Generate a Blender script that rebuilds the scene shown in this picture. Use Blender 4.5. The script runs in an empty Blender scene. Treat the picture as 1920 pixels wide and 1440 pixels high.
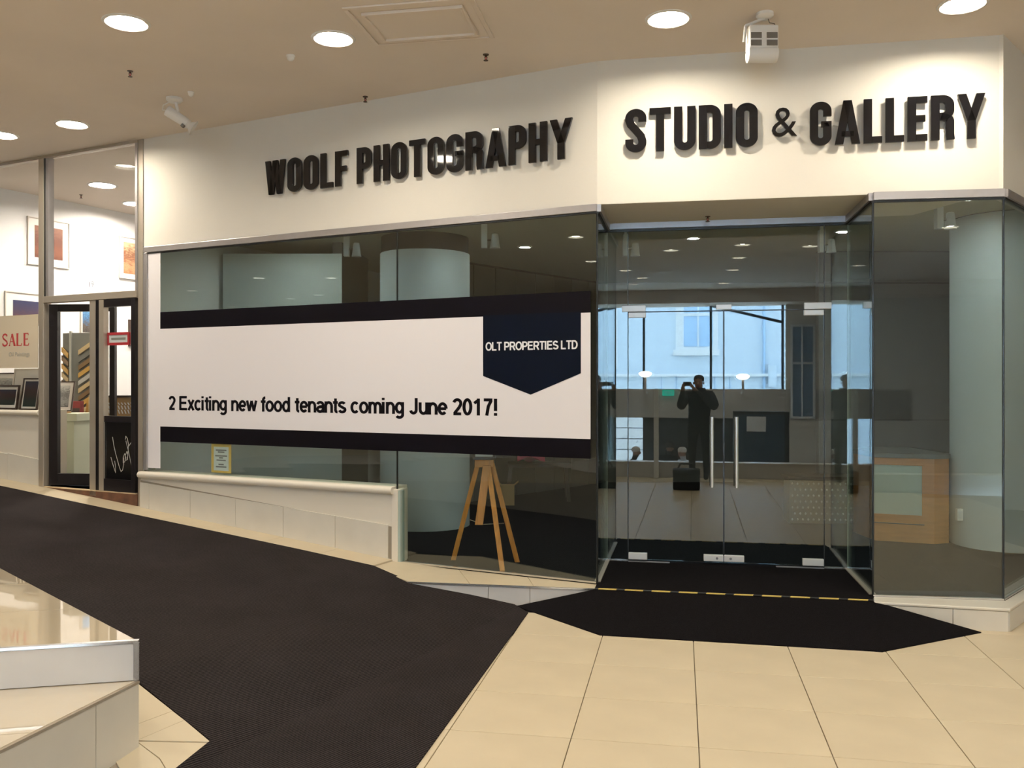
import bpy, bmesh, math, random
from mathutils import Vector, Matrix
random.seed(4)
scene = bpy.context.scene
COL = scene.collection

# ---------------------------------------------------------------- camera
FPX, EYE = 1700.0, 1.6
cam_d = bpy.data.cameras.new('camera'); cam = bpy.data.objects.new('camera', cam_d); COL.objects.link(cam)
cam_d.sensor_fit = 'HORIZONTAL'; cam_d.sensor_width = 36.0; cam_d.lens = 36.0 * FPX / 1920.0
cam_d.clip_start = 0.02; cam_d.clip_end = 200
cam.location = (0, 0, EYE); cam.rotation_euler = (math.pi / 2, 0, 0)
scene.camera = cam

# ---------------------------------------------------------------- daylight (overcast sky outside the arcade) and exposure
world = bpy.data.worlds.new('sky'); scene.world = world; world.use_nodes = True
bgn = world.node_tree.nodes['Background']
bgn.inputs[0].default_value = (0.60, 0.80, 1.0, 1); bgn.inputs[1].default_value = 36.0
vs = scene.view_settings
vs.view_transform = 'Standard'; vs.look = 'None'; vs.gamma = 1.0; vs.use_curve_mapping = False
vs.exposure = 0.30
LAMP_COL = (1.0, 0.895, 0.73)
LAMP_HALL = 190.0      # emission of the hall downlights
LAMP_SHOP = 330.0      # emission of the framing shop's downlights
LAMP_STUDIO = 230.0    # emission of the small studio downlights
cy = scene.cycles
cy.max_bounces = 6; cy.diffuse_bounces = 3; cy.glossy_bounces = 4; cy.transparent_max_bounces = 12
cy.caustics_reflective = False; cy.caustics_refractive = False
cy.sample_clamp_indirect = 6.0
cy.use_light_tree = False; cy.use_denoising = True; cy.use_adaptive_sampling = True; cy.adaptive_threshold = 0.05

# ---------------------------------------------------------------- plan of the place
def nrm(v): 
    l = math.hypot(*v); return (v[0] / l, v[1] / l)
GL = (0.62, 6.60)                        # corner where the angled wall meets the entrance wall
A = nrm((-0.892, 0.451)); NA = (-A[1], A[0]); NA = (NA[0], NA[1])
if NA[1] > 0: NA = (-NA[0], -NA[1])
B = nrm((0.983, -0.182)); NB = (B[1], -B[0])
if NB[1] > 0: NB = (-NB[0], -NB[1])
GR = (2.47, 6.205)                       # right jamb of the entrance recess
GC = (3.30, 6.09)                        # far right glass corner
CDIR = nrm((0.68, 0.73)); NC = nrm((0.73, -0.68))
IL = (0.78, 7.44); IR = (2.625, 7.085)   # inner corners of the recess (door line)
DD = nrm((IR[0] - IL[0], IR[1] - IL[1])); ND = (DD[1], -DD[0])
if ND[1] > 0: ND = (-ND[0], -ND[1])
ZC = 3.95                                # hall ceiling
ZS = 0.15                                # studio floor
ZH = 2.855                               # glass head
ZW = 2.91                                # underside of fascia
ZI = 3.10                                # studio ceiling
ZF = 0.55                                # framing-shop floor

def ray(px, py): return ((px - 960) / FPX, 1.0, (720 - py) / FPX)
def onz(px, py, z):
    r = ray(px, py); t = (z - EYE) / r[2]; return (r[0] * t, t, z)
def aty(px, py, Y):
    r = ray(px, py); return (r[0] * Y, Y, EYE + r[2] * Y)
def colp(px, o, d):                      # plan point where pixel column meets the line o + k d; returns k and depth
    m = (px - 960) / FPX
    k = (m * o[1] - o[0]) / (d[0] - m * d[1]); return k, o[1] + k * d[1]
def sA(px): return colp(px, GL, A)[0]
def zA(px, py): return EYE + (720 - py) / FPX * colp(px, GL, A)[1]
def uB(px): return colp(px, GL, B)[0]
def zB(px, py): return EYE + (720 - py) / FPX * colp(px, GL, B)[1]

class Fr:                                # vertical working frame: x along, y outward (toward the hall), z up
    def __init__(s, o, ax, ny, z=0): s.o, s.ax, s.ny, s.z = o, ax, ny, z
    def __call__(s, x, y, z): return (s.o[0] + s.ax[0] * x + s.ny[0] * y, s.o[1] + s.ax[1] * x + s.ny[1] * y, s.z + z)
FA = Fr(GL, A, NA); FB = Fr(GL, B, NB); FD = Fr(IL, DD, ND); FCC = Fr(GC, CDIR, NC)
W0 = Fr((0, 0), (1, 0), (0, 1))

def ramp(p):
    t = (p[0] - GL[0]) * A[0] + (p[1] - GL[1]) * A[1]
    K = [(-9, 0.0), (0.45, 0.0), (1.28, 0.125), (1.745, 0.17), (4.68, 0.42), (6.1, 0.54), (9.5, 0.80)]
    for (a, za), (b, zb) in zip(K, K[1:]):
        if t <= b: return za + (zb - za) * (t - a) / (b - a)
    return K[-1][1]
def onramp(px, py, dz=0.0):
    z = 0.1
    for _ in range(60):
        p = onz(px, py, z); z = 0.5 * z + 0.5 * (ramp(p) + dz)
    return (p[0], p[1], z)

# ---------------------------------------------------------------- materials
MATS = {}
def mat(name, col, rough=0.5, metal=0.0, emit=0.0, ecol=None, noise=None, bump=None, spec=0.5, coat=0.0):
    m = bpy.data.materials.new(name); m.use_nodes = True; nt = m.node_tree; b = nt.nodes['Principled BSDF']
    b.inputs['Base Color'].default_value = (*col, 1); b.inputs['Roughness'].default_value = rough
    b.inputs['Metallic'].default_value = metal; b.inputs['Specular IOR Level'].default_value = spec
    b.inputs['Coat Weight'].default_value = coat; b.inputs['Coat Roughness'].default_value = 0.02
    if emit:
        m.cycles.emission_sampling = 'FRONT'
        b.inputs['Emission Color'].default_value = (*(ecol or col), 1); b.inputs['Emission Strength'].default_value = emit
    if noise or bump:
        tc = nt.nodes.new('ShaderNodeTexCoord')
    if noise:                            # (scale, amount[, stretch])
        n = nt.nodes.new('ShaderNodeTexNoise'); n.inputs['Scale'].default_value = noise[0]; n.inputs['Detail'].default_value = 5
        if len(noise) > 2:
            mp = nt.nodes.new('ShaderNodeMapping'); mp.inputs['Scale'].default_value = noise[2]
            nt.links.new(tc.outputs['Object'], mp.inputs[0]); nt.links.new(mp.outputs[0], n.inputs['Vector'])
        else: nt.links.new(tc.outputs['Object'], n.inputs['Vector'])
        r = nt.nodes.new('ShaderNodeValToRGB'); a = noise[1]
        r.color_ramp.elements[0].position = 0.3; r.color_ramp.elements[1].position = 0.7
        r.color_ramp.elements[0].color = (*[max(0, c * (1 - a)) for c in col], 1)
        r.color_ramp.elements[1].color = (*[min(1, c * (1 + a)) for c in col], 1)
        nt.links.new(n.outputs['Fac'], r.inputs[0]); nt.links.new(r.outputs[0], b.inputs['Base Color'])
    if bump:
        n2 = nt.nodes.new('ShaderNodeTexNoise'); n2.inputs['Scale'].default_value = bump[0]; n2.inputs['Detail'].default_value = 3
        nt.links.new(tc.outputs['Object'], n2.inputs['Vector'])
        bp = nt.nodes.new('ShaderNodeBump'); bp.inputs['Strength'].default_value = bump[1]; bp.inputs['Distance'].default_value = 0.01
        nt.links.new(n2.outputs['Fac'], bp.inputs['Height']); nt.links.new(bp.outputs[0], b.inputs['Normal'])
    MATS[name] = m; return m
def glass_mat(name, tint, r0=0.055):
    m = bpy.data.materials.new(name); m.use_nodes = True; nt = m.node_tree; nt.nodes.clear()
    out = nt.nodes.new('ShaderNodeOutputMaterial'); mx = nt.nodes.new('ShaderNodeMixShader')
    tr = nt.nodes.new('ShaderNodeBsdfTransparent'); tr.inputs[0].default_value = (*tint, 1)
    gl = nt.nodes.new('ShaderNodeBsdfGlossy'); gl.inputs['Roughness'].default_value = 0.0; gl.inputs['Color'].default_value = (0.95, 0.98, 1, 1)
    lw = nt.nodes.new('ShaderNodeLayerWeight'); lw.inputs['Blend'].default_value = 0.5
    pw = nt.nodes.new('ShaderNodeMath'); pw.operation = 'POWER'; pw.inputs[1].default_value = 5
    ml = nt.nodes.new('ShaderNodeMath'); ml.operation = 'MULTIPLY_ADD'; ml.inputs[1].default_value = 1 - r0; ml.inputs[2].default_value = r0
    nt.links.new(lw.outputs['Facing'], pw.inputs[0]); nt.links.new(pw.outputs[0], ml.inputs[0]); nt.links.new(ml.outputs[0], mx.inputs[0])
    nt.links.new(tr.outputs[0], mx.inputs[1]); nt.links.new(gl.outputs[0], mx.inputs[2]); nt.links.new(mx.outputs[0], out.inputs[0])
    MATS[name] = m; return m
def film_mat(name, col, opacity):
    m = bpy.data.materials.new(name); m.use_nodes = True; nt = m.node_tree; b = nt.nodes['Principled BSDF']
    b.inputs['Base Color'].default_value = (*col, 1); b.inputs['Roughness'].default_value = 0.6; b.inputs['Alpha'].default_value = opacity
    MATS[name] = m; return m
def print_mat(name, cols, scale=(3, 3, 9)):
    """a photographic print: bands of colour broken up by noise"""
    m = bpy.data.materials.new(name); m.use_nodes = True; nt = m.node_tree; b = nt.nodes['Principled BSDF']
    tc = nt.nodes.new('ShaderNodeTexCoord'); mp = nt.nodes.new('ShaderNodeMapping'); mp.inputs['Scale'].default_value = scale
    n = nt.nodes.new('ShaderNodeTexNoise'); n.inputs['Scale'].default_value = 2.5; n.inputs['Detail'].default_value = 6
    sp = nt.nodes.new('ShaderNodeSeparateXYZ'); ad = nt.nodes.new('ShaderNodeMath'); ad.operation = 'MULTIPLY_ADD'; ad.inputs[1].default_value = 0.55
    gz = nt.nodes.new('ShaderNodeMath'); gz.operation = 'MULTIPLY'; gz.inputs[1].default_value = 0.55
    r = nt.nodes.new('ShaderNodeValToRGB'); cr = r.color_ramp
    while len(cr.elements) < len(cols): cr.elements.new(0.5)
    for i, c in enumerate(cols):
        cr.elements[i].position = 0.2 + 0.6 * i / (len(cols) - 1); cr.elements[i].color = (*c, 1)
    nt.links.new(tc.outputs['Generated'], mp.inputs[0]); nt.links.new(mp.outputs[0], n.inputs['Vector'])
    nt.links.new(tc.outputs['Generated'], sp.inputs[0]); nt.links.new(sp.outputs['Z'], gz.inputs[0])
    nt.links.new(n.outputs['Fac'], ad.inputs[0]); nt.links.new(gz.outputs[0], ad.inputs[2]); nt.links.new(ad.outputs[0], r.inputs[0])
    nt.links.new(r.outputs[0], b.inputs['Base Color']); b.inputs['Roughness'].default_value = 0.4
    MATS[name] = m; return m
def carpet_mat(name, c0, c1, ang, scale):
    m = bpy.data.materials.new(name); m.use_nodes = True; nt = m.node_tree; b = nt.nodes['Principled BSDF']
    tc = nt.nodes.new('ShaderNodeTexCoord'); mp = nt.nodes.new('ShaderNodeMapping'); mp.inputs['Rotation'].default_value = (0, 0, ang)
    w = nt.nodes.new('ShaderNodeTexWave'); w.inputs['Scale'].default_value = scale; w.inputs['Distortion'].default_value = 1.2; w.inputs['Detail Scale'].default_value = 6
    n = nt.nodes.new('ShaderNodeTexNoise'); n.inputs['Scale'].default_value = 220; n.inputs['Detail'].default_value = 4
    n3 = nt.nodes.new('ShaderNodeTexNoise'); n3.inputs['Scale'].default_value = 2.2; n3.inputs['Detail'].default_value = 6
    mu = nt.nodes.new('ShaderNodeMath'); mu.operation = 'MULTIPLY'; m2 = nt.nodes.new('ShaderNodeMath'); m2.operation = 'MULTIPLY_ADD'; m2.inputs[1].default_value = 0.22
    r = nt.nodes.new('ShaderNodeValToRGB'); r.color_ramp.elements[0].position = 0.12; r.color_ramp.elements[1].position = 0.75
    r.color_ramp.elements[0].color = (*c0, 1); r.color_ramp.elements[1].color = (*c1, 1)
    nt.links.new(tc.outputs['Object'], mp.inputs[0]); nt.links.new(mp.outputs[0], w.inputs['Vector']); nt.links.new(tc.outputs['Object'], n.inputs['Vector']); nt.links.new(tc.outputs['Object'], n3.inputs['Vector'])
    nt.links.new(w.outputs['Fac'], mu.inputs[0]); nt.links.new(n.outputs['Fac'], mu.inputs[1])
    nt.links.new(n3.outputs['Fac'], m2.inputs[0]); nt.links.new(mu.outputs[0], m2.inputs[2]); nt.links.new(m2.outputs[0], r.inputs[0])
    nt.links.new(r.outputs[0], b.inputs['Base Color']); b.inputs['Roughness'].default_value = 0.95; b.inputs['Specular IOR Level'].default_value = 0.1
    bp = nt.nodes.new('ShaderNodeBump'); bp.inputs['Strength'].default_value = 0.5; bp.inputs['Distance'].default_value = 0.004
    nt.links.new(mu.outputs[0], bp.inputs['Height']); nt.links.new(bp.outputs[0], b.inputs['Normal'])
    MATS[name] = m; return m
def stripes_mat(name, c0, c1, scale, axis_rot=0.0):
    m = bpy.data.materials.new(name); m.use_nodes = True; nt = m.node_tree; b = nt.nodes['Principled BSDF']
    tc = nt.nodes.new('ShaderNodeTexCoord'); mp = nt.nodes.new('ShaderNodeMapping'); mp.inputs['Rotation'].default_value = (0, 0, axis_rot)
    w = nt.nodes.new('ShaderNodeTexWave'); w.inputs['Scale'].default_value = scale
    r = nt.nodes.new('ShaderNodeValToRGB'); r.color_ramp.interpolation = 'CONSTANT'; r.color_ramp.elements[1].position = 0.22
    r.color_ramp.elements[0].color = (*c0, 1); r.color_ramp.elements[1].color = (*c1, 1)
    nt.links.new(tc.outputs['Object'], mp.inputs[0]); nt.links.new(mp.outputs[0], w.inputs['Vector']); nt.links.new(w.outputs['Fac'], r.inputs[0])
    nt.links.new(r.outputs[0], b.inputs['Base Color']); b.inputs['Roughness'].default_value = 0.5
    MATS[name] = m; return m

mat('plaster', (0.81, 0.765, 0.685), 0.75, noise=(1.5, 0.02), bump=(60, 0.04))
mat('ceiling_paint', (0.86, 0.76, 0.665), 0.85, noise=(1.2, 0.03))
mat('low_wall_paint', (0.76, 0.70, 0.60), 0.55)
mat('tile_cream', (0.57, 0.485, 0.345), 0.42, noise=(3.0, 0.05), spec=0.25)
mat('tile_polished', (0.62, 0.53, 0.39), 0.04, noise=(2.0, 0.04), spec=0.9, coat=1.0)
mat('tile_pale', (0.68, 0.64, 0.56), 0.3, noise=(4.0, 0.04))
mat('tile_white', (0.62, 0.60, 0.58), 0.35, noise=(4.0, 0.03))
mat('grout', (0.30, 0.25, 0.19), 0.9)
mat('slab', (0.36, 0.33, 0.29), 0.9)
carpet_mat('carpet_ramp', (0.005, 0.004, 0.0045), (0.050, 0.040, 0.040), math.radians(38), 20.0)
mat('mat_black', (0.008, 0.007, 0.008), 0.97, noise=(160, 0.5), bump=(300, 0.5), spec=0.04)
mat('carpet_shop', (0.010, 0.011, 0.014), 0.97, noise=(90, 0.4), spec=0.04)
mat('aluminium', (0.50, 0.48, 0.49), 0.38, 0.75, noise=(20, 0.03))
mat('alu_warm', (0.52, 0.46, 0.38), 0.4, 0.6)
mat('brushed_steel', (0.72, 0.71, 0.70), 0.25, 0.9)
mat('patch_steel', (0.80, 0.79, 0.78), 0.35, 0.3)
mat('black_joint', (0.006, 0.008, 0.009), 0.4)
mat('dark_channel', (0.02, 0.02, 0.02), 0.5)
glass_mat('glass', (0.91, 0.955, 0.935), 0.075)
glass_mat('glass_clear', (0.97, 0.98, 0.975), 0.03)
mat('letter_black', (0.006, 0.006, 0.008), 0.04, spec=0.6)
mat('vinyl_white', (0.86, 0.83, 0.86), 0.55, spec=0.2)
mat('vinyl_black', (0.006, 0.005, 0.008), 0.3, spec=0.15)
mat('vinyl_navy', (0.004, 0.007, 0.016), 0.3, spec=0.15)
mat('print_white', (0.85, 0.85, 0.88), 0.5)
mat('paper', (0.80, 0.82, 0.84), 0.7)
mat('yellow_card', (0.85, 0.52, 0.10), 0.6)
mat('ink_grey', (0.20, 0.20, 0.22), 0.8)
mat('lamp_on', (1, 0.9, 0.75), 0.5, emit=LAMP_HALL, ecol=LAMP_COL)
mat('lamp_shop_on', (1, 0.9, 0.8), 0.5, emit=LAMP_SHOP, ecol=(1.0, 0.90, 0.80))
mat('lamp_studio', (1, 0.95, 0.85), 0.5, emit=LAMP_STUDIO, ecol=(0.92, 1.0, 0.92))
mat('lamp_dim', (1, 0.95, 0.9), 0.5, emit=14, ecol=(1.0, 0.95, 0.88))
mat('white_metal', (0.90, 0.88, 0.85), 0.4)
mat('can_white', (0.88, 0.86, 0.82), 0.35)
mat('vent_dark', (0.16, 0.13, 0.10), 0.8)
mat('sprinkler', (0.10, 0.07, 0.05), 0.4, 0.6)
mat('column_paint', (0.62, 0.67, 0.69), 0.6, noise=(1.0, 0.03))
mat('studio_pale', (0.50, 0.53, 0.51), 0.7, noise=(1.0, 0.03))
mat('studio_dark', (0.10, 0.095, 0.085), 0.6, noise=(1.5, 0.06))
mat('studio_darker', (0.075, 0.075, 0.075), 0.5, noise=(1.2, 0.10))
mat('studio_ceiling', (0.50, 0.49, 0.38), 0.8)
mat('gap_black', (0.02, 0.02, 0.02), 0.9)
mat('wood_easel', (0.60, 0.23, 0.035), 0.4, noise=(6, 0.18, (8, 8, 0.6)))
mat('wood_counter', (0.45, 0.18, 0.04), 0.4, noise=(4, 0.12, (1, 1, 8)))
mat('counter_top', (0.10, 0.10, 0.10), 0.3)
mat('panel_green', (0.42, 0.50, 0.45), 0.25)
mat('dark_wood', (0.035, 0.02, 0.013), 0.35)
mat('pink_cloth', (0.60, 0.06, 0.13), 0.9)
mat('cardboard', (0.40, 0.24, 0.10), 0.85)
mat('spot_grey', (0.60, 0.62, 0.62), 0.4)
mat('shop_white', (0.86, 0.84, 0.82), 0.7)
mat('door_black', (0.010, 0.008, 0.010), 0.28)
mat('door_panel_black', (0.006, 0.006, 0.007), 0.12)
mat('silver_ink', (0.62, 0.60, 0.56), 0.4, 0.2)
mat('red_paint', (0.55, 0.03, 0.04), 0.5)
mat('red_dark', (0.22, 0.02, 0.02), 0.6)
mat('sale_red', (0.50, 0.05, 0.05), 0.6)
film_mat('sale_film', (0.72, 0.62, 0.46), 0.88)
film_mat('frosted_letter', (0.9, 0.9, 0.88), 0.35)
mat('frame_pale', (0.70, 0.64, 0.56), 0.5)
mat('frame_dark', (0.05, 0.028, 0.02), 0.4)
mat('matboard', (0.82, 0.77, 0.72), 0.8)
print_mat('print_desert', [(0.09, 0.025, 0.013), (0.19, 0.065, 0.035), (0.12, 0.035, 0.02), (0.23, 0.09, 0.05)])
print_mat('print_amber', [(0.25, 0.09, 0.03), (0.45, 0.24, 0.12), (0.16, 0.045, 0.015), (0.55, 0.38, 0.22)])
print_mat('print_dusk', [(0.02, 0.025, 0.012), (0.11, 0.04, 0.03), (0.05, 0.03, 0.07), (0.02, 0.025, 0.09)])
print_mat('print_sea', [(0.02, 0.03, 0.03), (0.10, 0.07, 0.05), (0.05, 0.16, 0.32), (0.15, 0.35, 0.60)])
print_mat('print_grey', [(0.05, 0.05, 0.05), (0.35, 0.35, 0.34), (0.15, 0.15, 0.15), (0.55, 0.55, 0.53)])
print_mat('print_dark', [(0.005, 0.012, 0.008), (0.015, 0.03, 0.03), (0.05, 0.015, 0.013), (0.012, 0.02, 0.05)])
mat('stand_grey', (0.18, 0.18, 0.16), 0.8)
mat('moulding_gold', (0.55, 0.33, 0.08), 0.4, 0.2)
mat('moulding_tan', (0.55, 0.42, 0.22), 0.5)
mat('moulding_silver', (0.45, 0.45, 0.42), 0.35, 0.4)
mat('moulding_umber', (0.20, 0.12, 0.05), 0.5)
mat('counter_cream', (0.62, 0.66, 0.50), 0.5)
mat('threshold_brown', (0.14, 0.06, 0.03), 0.8, noise=(9, 0.4))
mat('threshold_worn', (0.62, 0.48, 0.30), 0.8, noise=(12, 0.15))
stripes_mat('hazard', (0.010, 0.010, 0.010), (0.62, 0.45, 0.10), 1.9, math.radians(38))
mat('facade', (0.60, 0.68, 0.76), 0.9, noise=(0.4, 0.03))
mat('facade_trim', (0.95, 0.96, 0.97), 0.8)
mat('facade_glass', (0.22, 0.32, 0.44), 0.3)
mat('slate_frame', (0.06, 0.09, 0.13), 0.5)
mat('spandrel', (0.58, 0.53, 0.47), 0.8)
mat('street_dark', (0.05, 0.05, 0.05), 0.8)
mat('paving', (0.55, 0.52, 0.47), 0.8, noise=(2.0, 0.08))
mat('globe_on', (1, 0.97, 0.9), 0.5, emit=9, ecol=(1.0, 0.93, 0.82))
mat('exit_green', (0.0, 0.18, 0.11), 0.5, emit=2.0, ecol=(0.0, 0.6, 0.4))
mat('skin', (0.55, 0.33, 0.24), 0.6)
mat('jacket_dark', (0.012, 0.014, 0.022), 0.85)
mat('trousers_dark', (0.015, 0.015, 0.02), 0.85)
mat('hair_dark', (0.02, 0.015, 0.012), 0.7)
mat('hair_white', (0.80, 0.78, 0.75), 0.8)
mat('shirt_white', (0.75, 0.80, 0.88), 0.8)
mat('bag_black', (0.012, 0.012, 0.014), 0.6)
mat('phone_black', (0.01, 0.01, 0.01), 0.2)
mat('perforated', (0.10, 0.09, 0.07), 0.5)

# ---------------------------------------------------------------- mesh helpers
ORG = {}
def tag(o, label=None, cat=None, group=None, kind=None):
    if label: o['label'] = label
    if cat: o['category'] = cat
    if group: o['group'] = group
    if kind: o['kind'] = kind
    return o
def thing(name, loc, label, cat, group=None, kind=None):
    o = bpy.data.objects.new(name, None); COL.objects.link(o); o.location = loc; o.empty_display_size = 0.1
    ORG[o.name] = Vector(loc); return tag(o, label, cat, group, kind)

class MB:
    def __init__(s): s.v, s.f = [], []
    def add(s, vs_, fs): 
        n = len(s.v); s.v += [tuple(v) for v in vs_]; s.f += [tuple(n + i for i in f) for f in fs]; return s
    def box(s, fr, x0, x1, y0, y1, z0, z1):
        vs_ = [fr(x, y, z) for z in (z0, z1) for x, y in ((x0, y0), (x1, y0), (x1, y1), (x0, y1))]
        return s.add(vs_, [(3, 2, 1, 0), (4, 5, 6, 7), (0, 1, 5, 4), (1, 2, 6, 5), (2, 3, 7, 6), (3, 0, 4, 7)])
    def prism(s, lo, hi):                 # two matching loops
        n = len(lo)
        return s.add(list(lo) + list(hi), [tuple(range(n))[::-1], tuple(range(n, 2 * n))] + [(i, (i + 1) % n, n + (i + 1) % n, n + i) for i in range(n)])
    def slab(s, poly, z0, z1): return s.prism([(p[0], p[1], z0) for p in poly], [(p[0], p[1], z1) for p in poly])
    def vpoly(s, fr, poly, y0, y1): return s.prism([fr(x, y0, z) for x, z in poly], [fr(x, y1, z) for x, z in poly])
    def cyl(s, a, b, r0, r1=None, n=16):
        r1 = r0 if r1 is None else r1; a, b = Vector(a), Vector(b); d = (b - a).normalized()
        u = d.orthogonal().normalized(); w = d.cross(u)
        ring = lambda c, r: [tuple(c + (u * math.cos(2 * math.pi * i / n) + w * math.sin(2 * math.pi * i / n)) * r) for i in range(n)]
        return s.prism(ring(a, r0), ring(b, r1))
    def lathe(s, c, prof, n=24):          # profile of (r, z) about a vertical axis through c
        vs_ = [(c[0] + r * math.cos(2 * math.pi * i / n), c[1] + r * math.sin(2 * math.pi * i / n), c[2] + z) for r, z in prof for i in range(n)]
        m = len(prof)
        fs = [(j * n + i, j * n + (i + 1) % n, (j + 1) * n + (i + 1) % n, (j + 1) * n + i) for j in range(m - 1) for i in range(n)]
        fs += [tuple(range(n))[::-1], tuple(range((m - 1) * n, m * n))]
        return s.add(vs_, fs)
    def tube(s, pts, r, n=8):
        for a, b in zip(pts, pts[1:]): s.cyl(a, b, r, r, n)
        return s
    def bar(s, a, b, wv, tv):             # rectangular bar from a to b with half-width and half-thickness vectors
        a, b, wv, tv = Vector(a), Vector(b), Vector(wv), Vector(tv)
        q = lambda c: [c - wv - tv, c + wv - tv, c + wv + tv, c - wv + tv]
        return s.prism(q(a), q(b))
    def ribbon(s, path, w, put, d0, d1, closed=False):   # stroke of width w along a 2D path; put(x, z, d) -> world
        n = len(path); L, R = [], []
        for i, p in enumerate(path):
            a = path[(i - 1) % n] if (closed or i > 0) else p; b = path[(i + 1) % n] if (closed or i < n - 1) else p
            d1v = Vector((p[0] - a[0], p[1] - a[1])); d2v = Vector((b[0] - p[0], b[1] - p[1]))
            if d1v.length < 1e-9: d1v = d2v
            if d2v.length < 1e-9: d2v = d1v
            d1v.normalize(); d2v.normalize(); t = d1v + d2v
            t = t.normalized() if t.length > 1e-6 else d1v
            nn = Vector((-t.y, t.x)); k = min(2.0, 1 / max(0.3, nn.dot(Vector((-d1v.y, d1v.x)))))
            L.append((p[0] + nn.x * w / 2 * k, p[1] + nn.y * w / 2 * k)); R.append((p[0] - nn.x * w / 2 * k, p[1] - nn.y * w / 2 * k))
        vs_ = [put(x, z, d) for d in (d0, d1) for x, z in L + R]; o = 2 * n; fs = []
        for i in range(n if closed else n - 1):
            j = (i + 1) % n
            fs += [(i, j, n + j, n + i), (o + n + i, o + n + j, o + j, o + i), (i, o + i, o + j, j), (n + i, n + j, o + n + j, o + n + i)]
        if not closed: fs += [(0, n, o + n, o), (n - 1, o + n - 1, o + 2 * n - 1, 2 * n - 1)]
        return s.add(vs_, fs)
    def build(s, name, m, parent=None, loc=None, bevel=0, smooth=False, label=None, cat=None, group=None, kind=None, segs=2, normals=True):
        me = bpy.data.meshes.new(name)
        if parent is not None: org = ORG[parent.name]
        else:
            if loc is None:
                xs = [v[0] for v in s.v]; ys = [v[1] for v in s.v]; zs = [v[2] for v in s.v]
                loc = ((min(xs) + max(xs)) / 2, (min(ys) + max(ys)) / 2, min(zs))
            org = Vector(loc)
        me.from_pydata([(v[0] - org.x, v[1] - org.y, v[2] - org.z) for v in s.v], [], s.f); me.update()
        if normals:
            bm = bmesh.new(); bm.from_mesh(me); bmesh.ops.recalc_face_normals(bm, faces=bm.faces[:]); bm.to_mesh(me); bm.free()
        me.materials.append(MATS[m] if isinstance(m, str) else m)
        if smooth:
            for p in me.polygons: p.use_smooth = True
            me.set_sharp_from_angle(angle=math.radians(40))
        o = bpy.data.objects.new(name, me); COL.objects.link(o)
        if parent is not None: o.parent = parent
        else: o.location = org
        ORG[o.name] = org
        if bevel:
            b = o.modifiers.new('bevel', 'BEVEL'); b.width = bevel; b.segments = segs; b.limit_method = 'ANGLE'
        return tag(o, label, cat, group, kind)
def copy_tree(o, loc, rotz=None):
    c = o.copy(); COL.objects.link(c); c.location = loc
    if rotz is not None: c.rotation_euler = (0, 0, rotz)
    for ch in o.children:
        k = ch.copy(); COL.objects.link(k); k.parent = c
        for g in ch.children:
            q = g.copy(); COL.objects.link(q); q.parent = k
    ORG[c.name] = Vector(loc); return c
def empty_struct(name, loc=(0, 0, 0), label=None):
    return thing(name, loc, label, None, kind='structure')

_tc = {}
def text_mb(body, put, x0, x1, z0, z1, d, bold=0.0, ref=None, thick=0.0015):
    """lettering set in the built-in face, fitted to x0..x1, baseline z0 and cap height z1; put(x, z, d) -> world"""
    cu = bpy.data.curves.new('t', 'FONT'); cu.body = body; cu.size = 1.0; cu.offset = bold; cu.resolution_u = 3
    ob = bpy.data.objects.new('t', cu); COL.objects.link(ob)
    dg = bpy.context.evaluated_depsgraph_get(); me = bpy.data.meshes.new_from_object(ob.evaluated_get(dg))
    cu2 = bpy.data.curves.new('t2', 'FONT'); cu2.body = 'E'; cu2.size = 1.0; cu2.offset = bold
    ob2 = bpy.data.objects.new('t2', cu2); COL.objects.link(ob2)
    dg = bpy.context.evaluated_depsgraph_get(); me2 = bpy.data.meshes.new_from_object(ob2.evaluated_get(dg))
    hx = [v.co.x for v in me.vertices]; hz = [v.co.y for v in me2.vertices]; lo, hi = min(hx), max(hx); b0, b1 = min(hz), max(hz)
    mb = MB(); n = len(me.vertices)
    P = [(x0 + (v.co.x - lo) / (hi - lo) * (x1 - x0), z0 + (v.co.y - b0) / (b1 - b0) * (z1 - z0)) for v in me.vertices]
    fs = [tuple(p.vertices) for p in me.polygons]
    from collections import Counter
    ec = Counter(); ed = {}
    for f in fs:
        for a, b in zip(f, f[1:] + f[:1]):
            ec[frozenset((a, b))] += 1; ed[frozenset((a, b))] = (a, b)
    vs_ = [put(x, z, d) for x, z in P] + [put(x, z, d + thick) for x, z in P]
    faces = [f[::-1] for f in fs] + [tuple(n + i for i in f) for f in fs]
    faces += [(ed[e][0], ed[e][1], n + ed[e][1], n + ed[e][0]) for e in ec if ec[e] == 1]
    mb.add(vs_, faces)
    for q in (ob, ob2): bpy.data.objects.remove(q)
    for q in (cu, cu2): bpy.data.curves.remove(q)
    for q in (me, me2): bpy.data.meshes.remove(q)
    return mb

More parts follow.
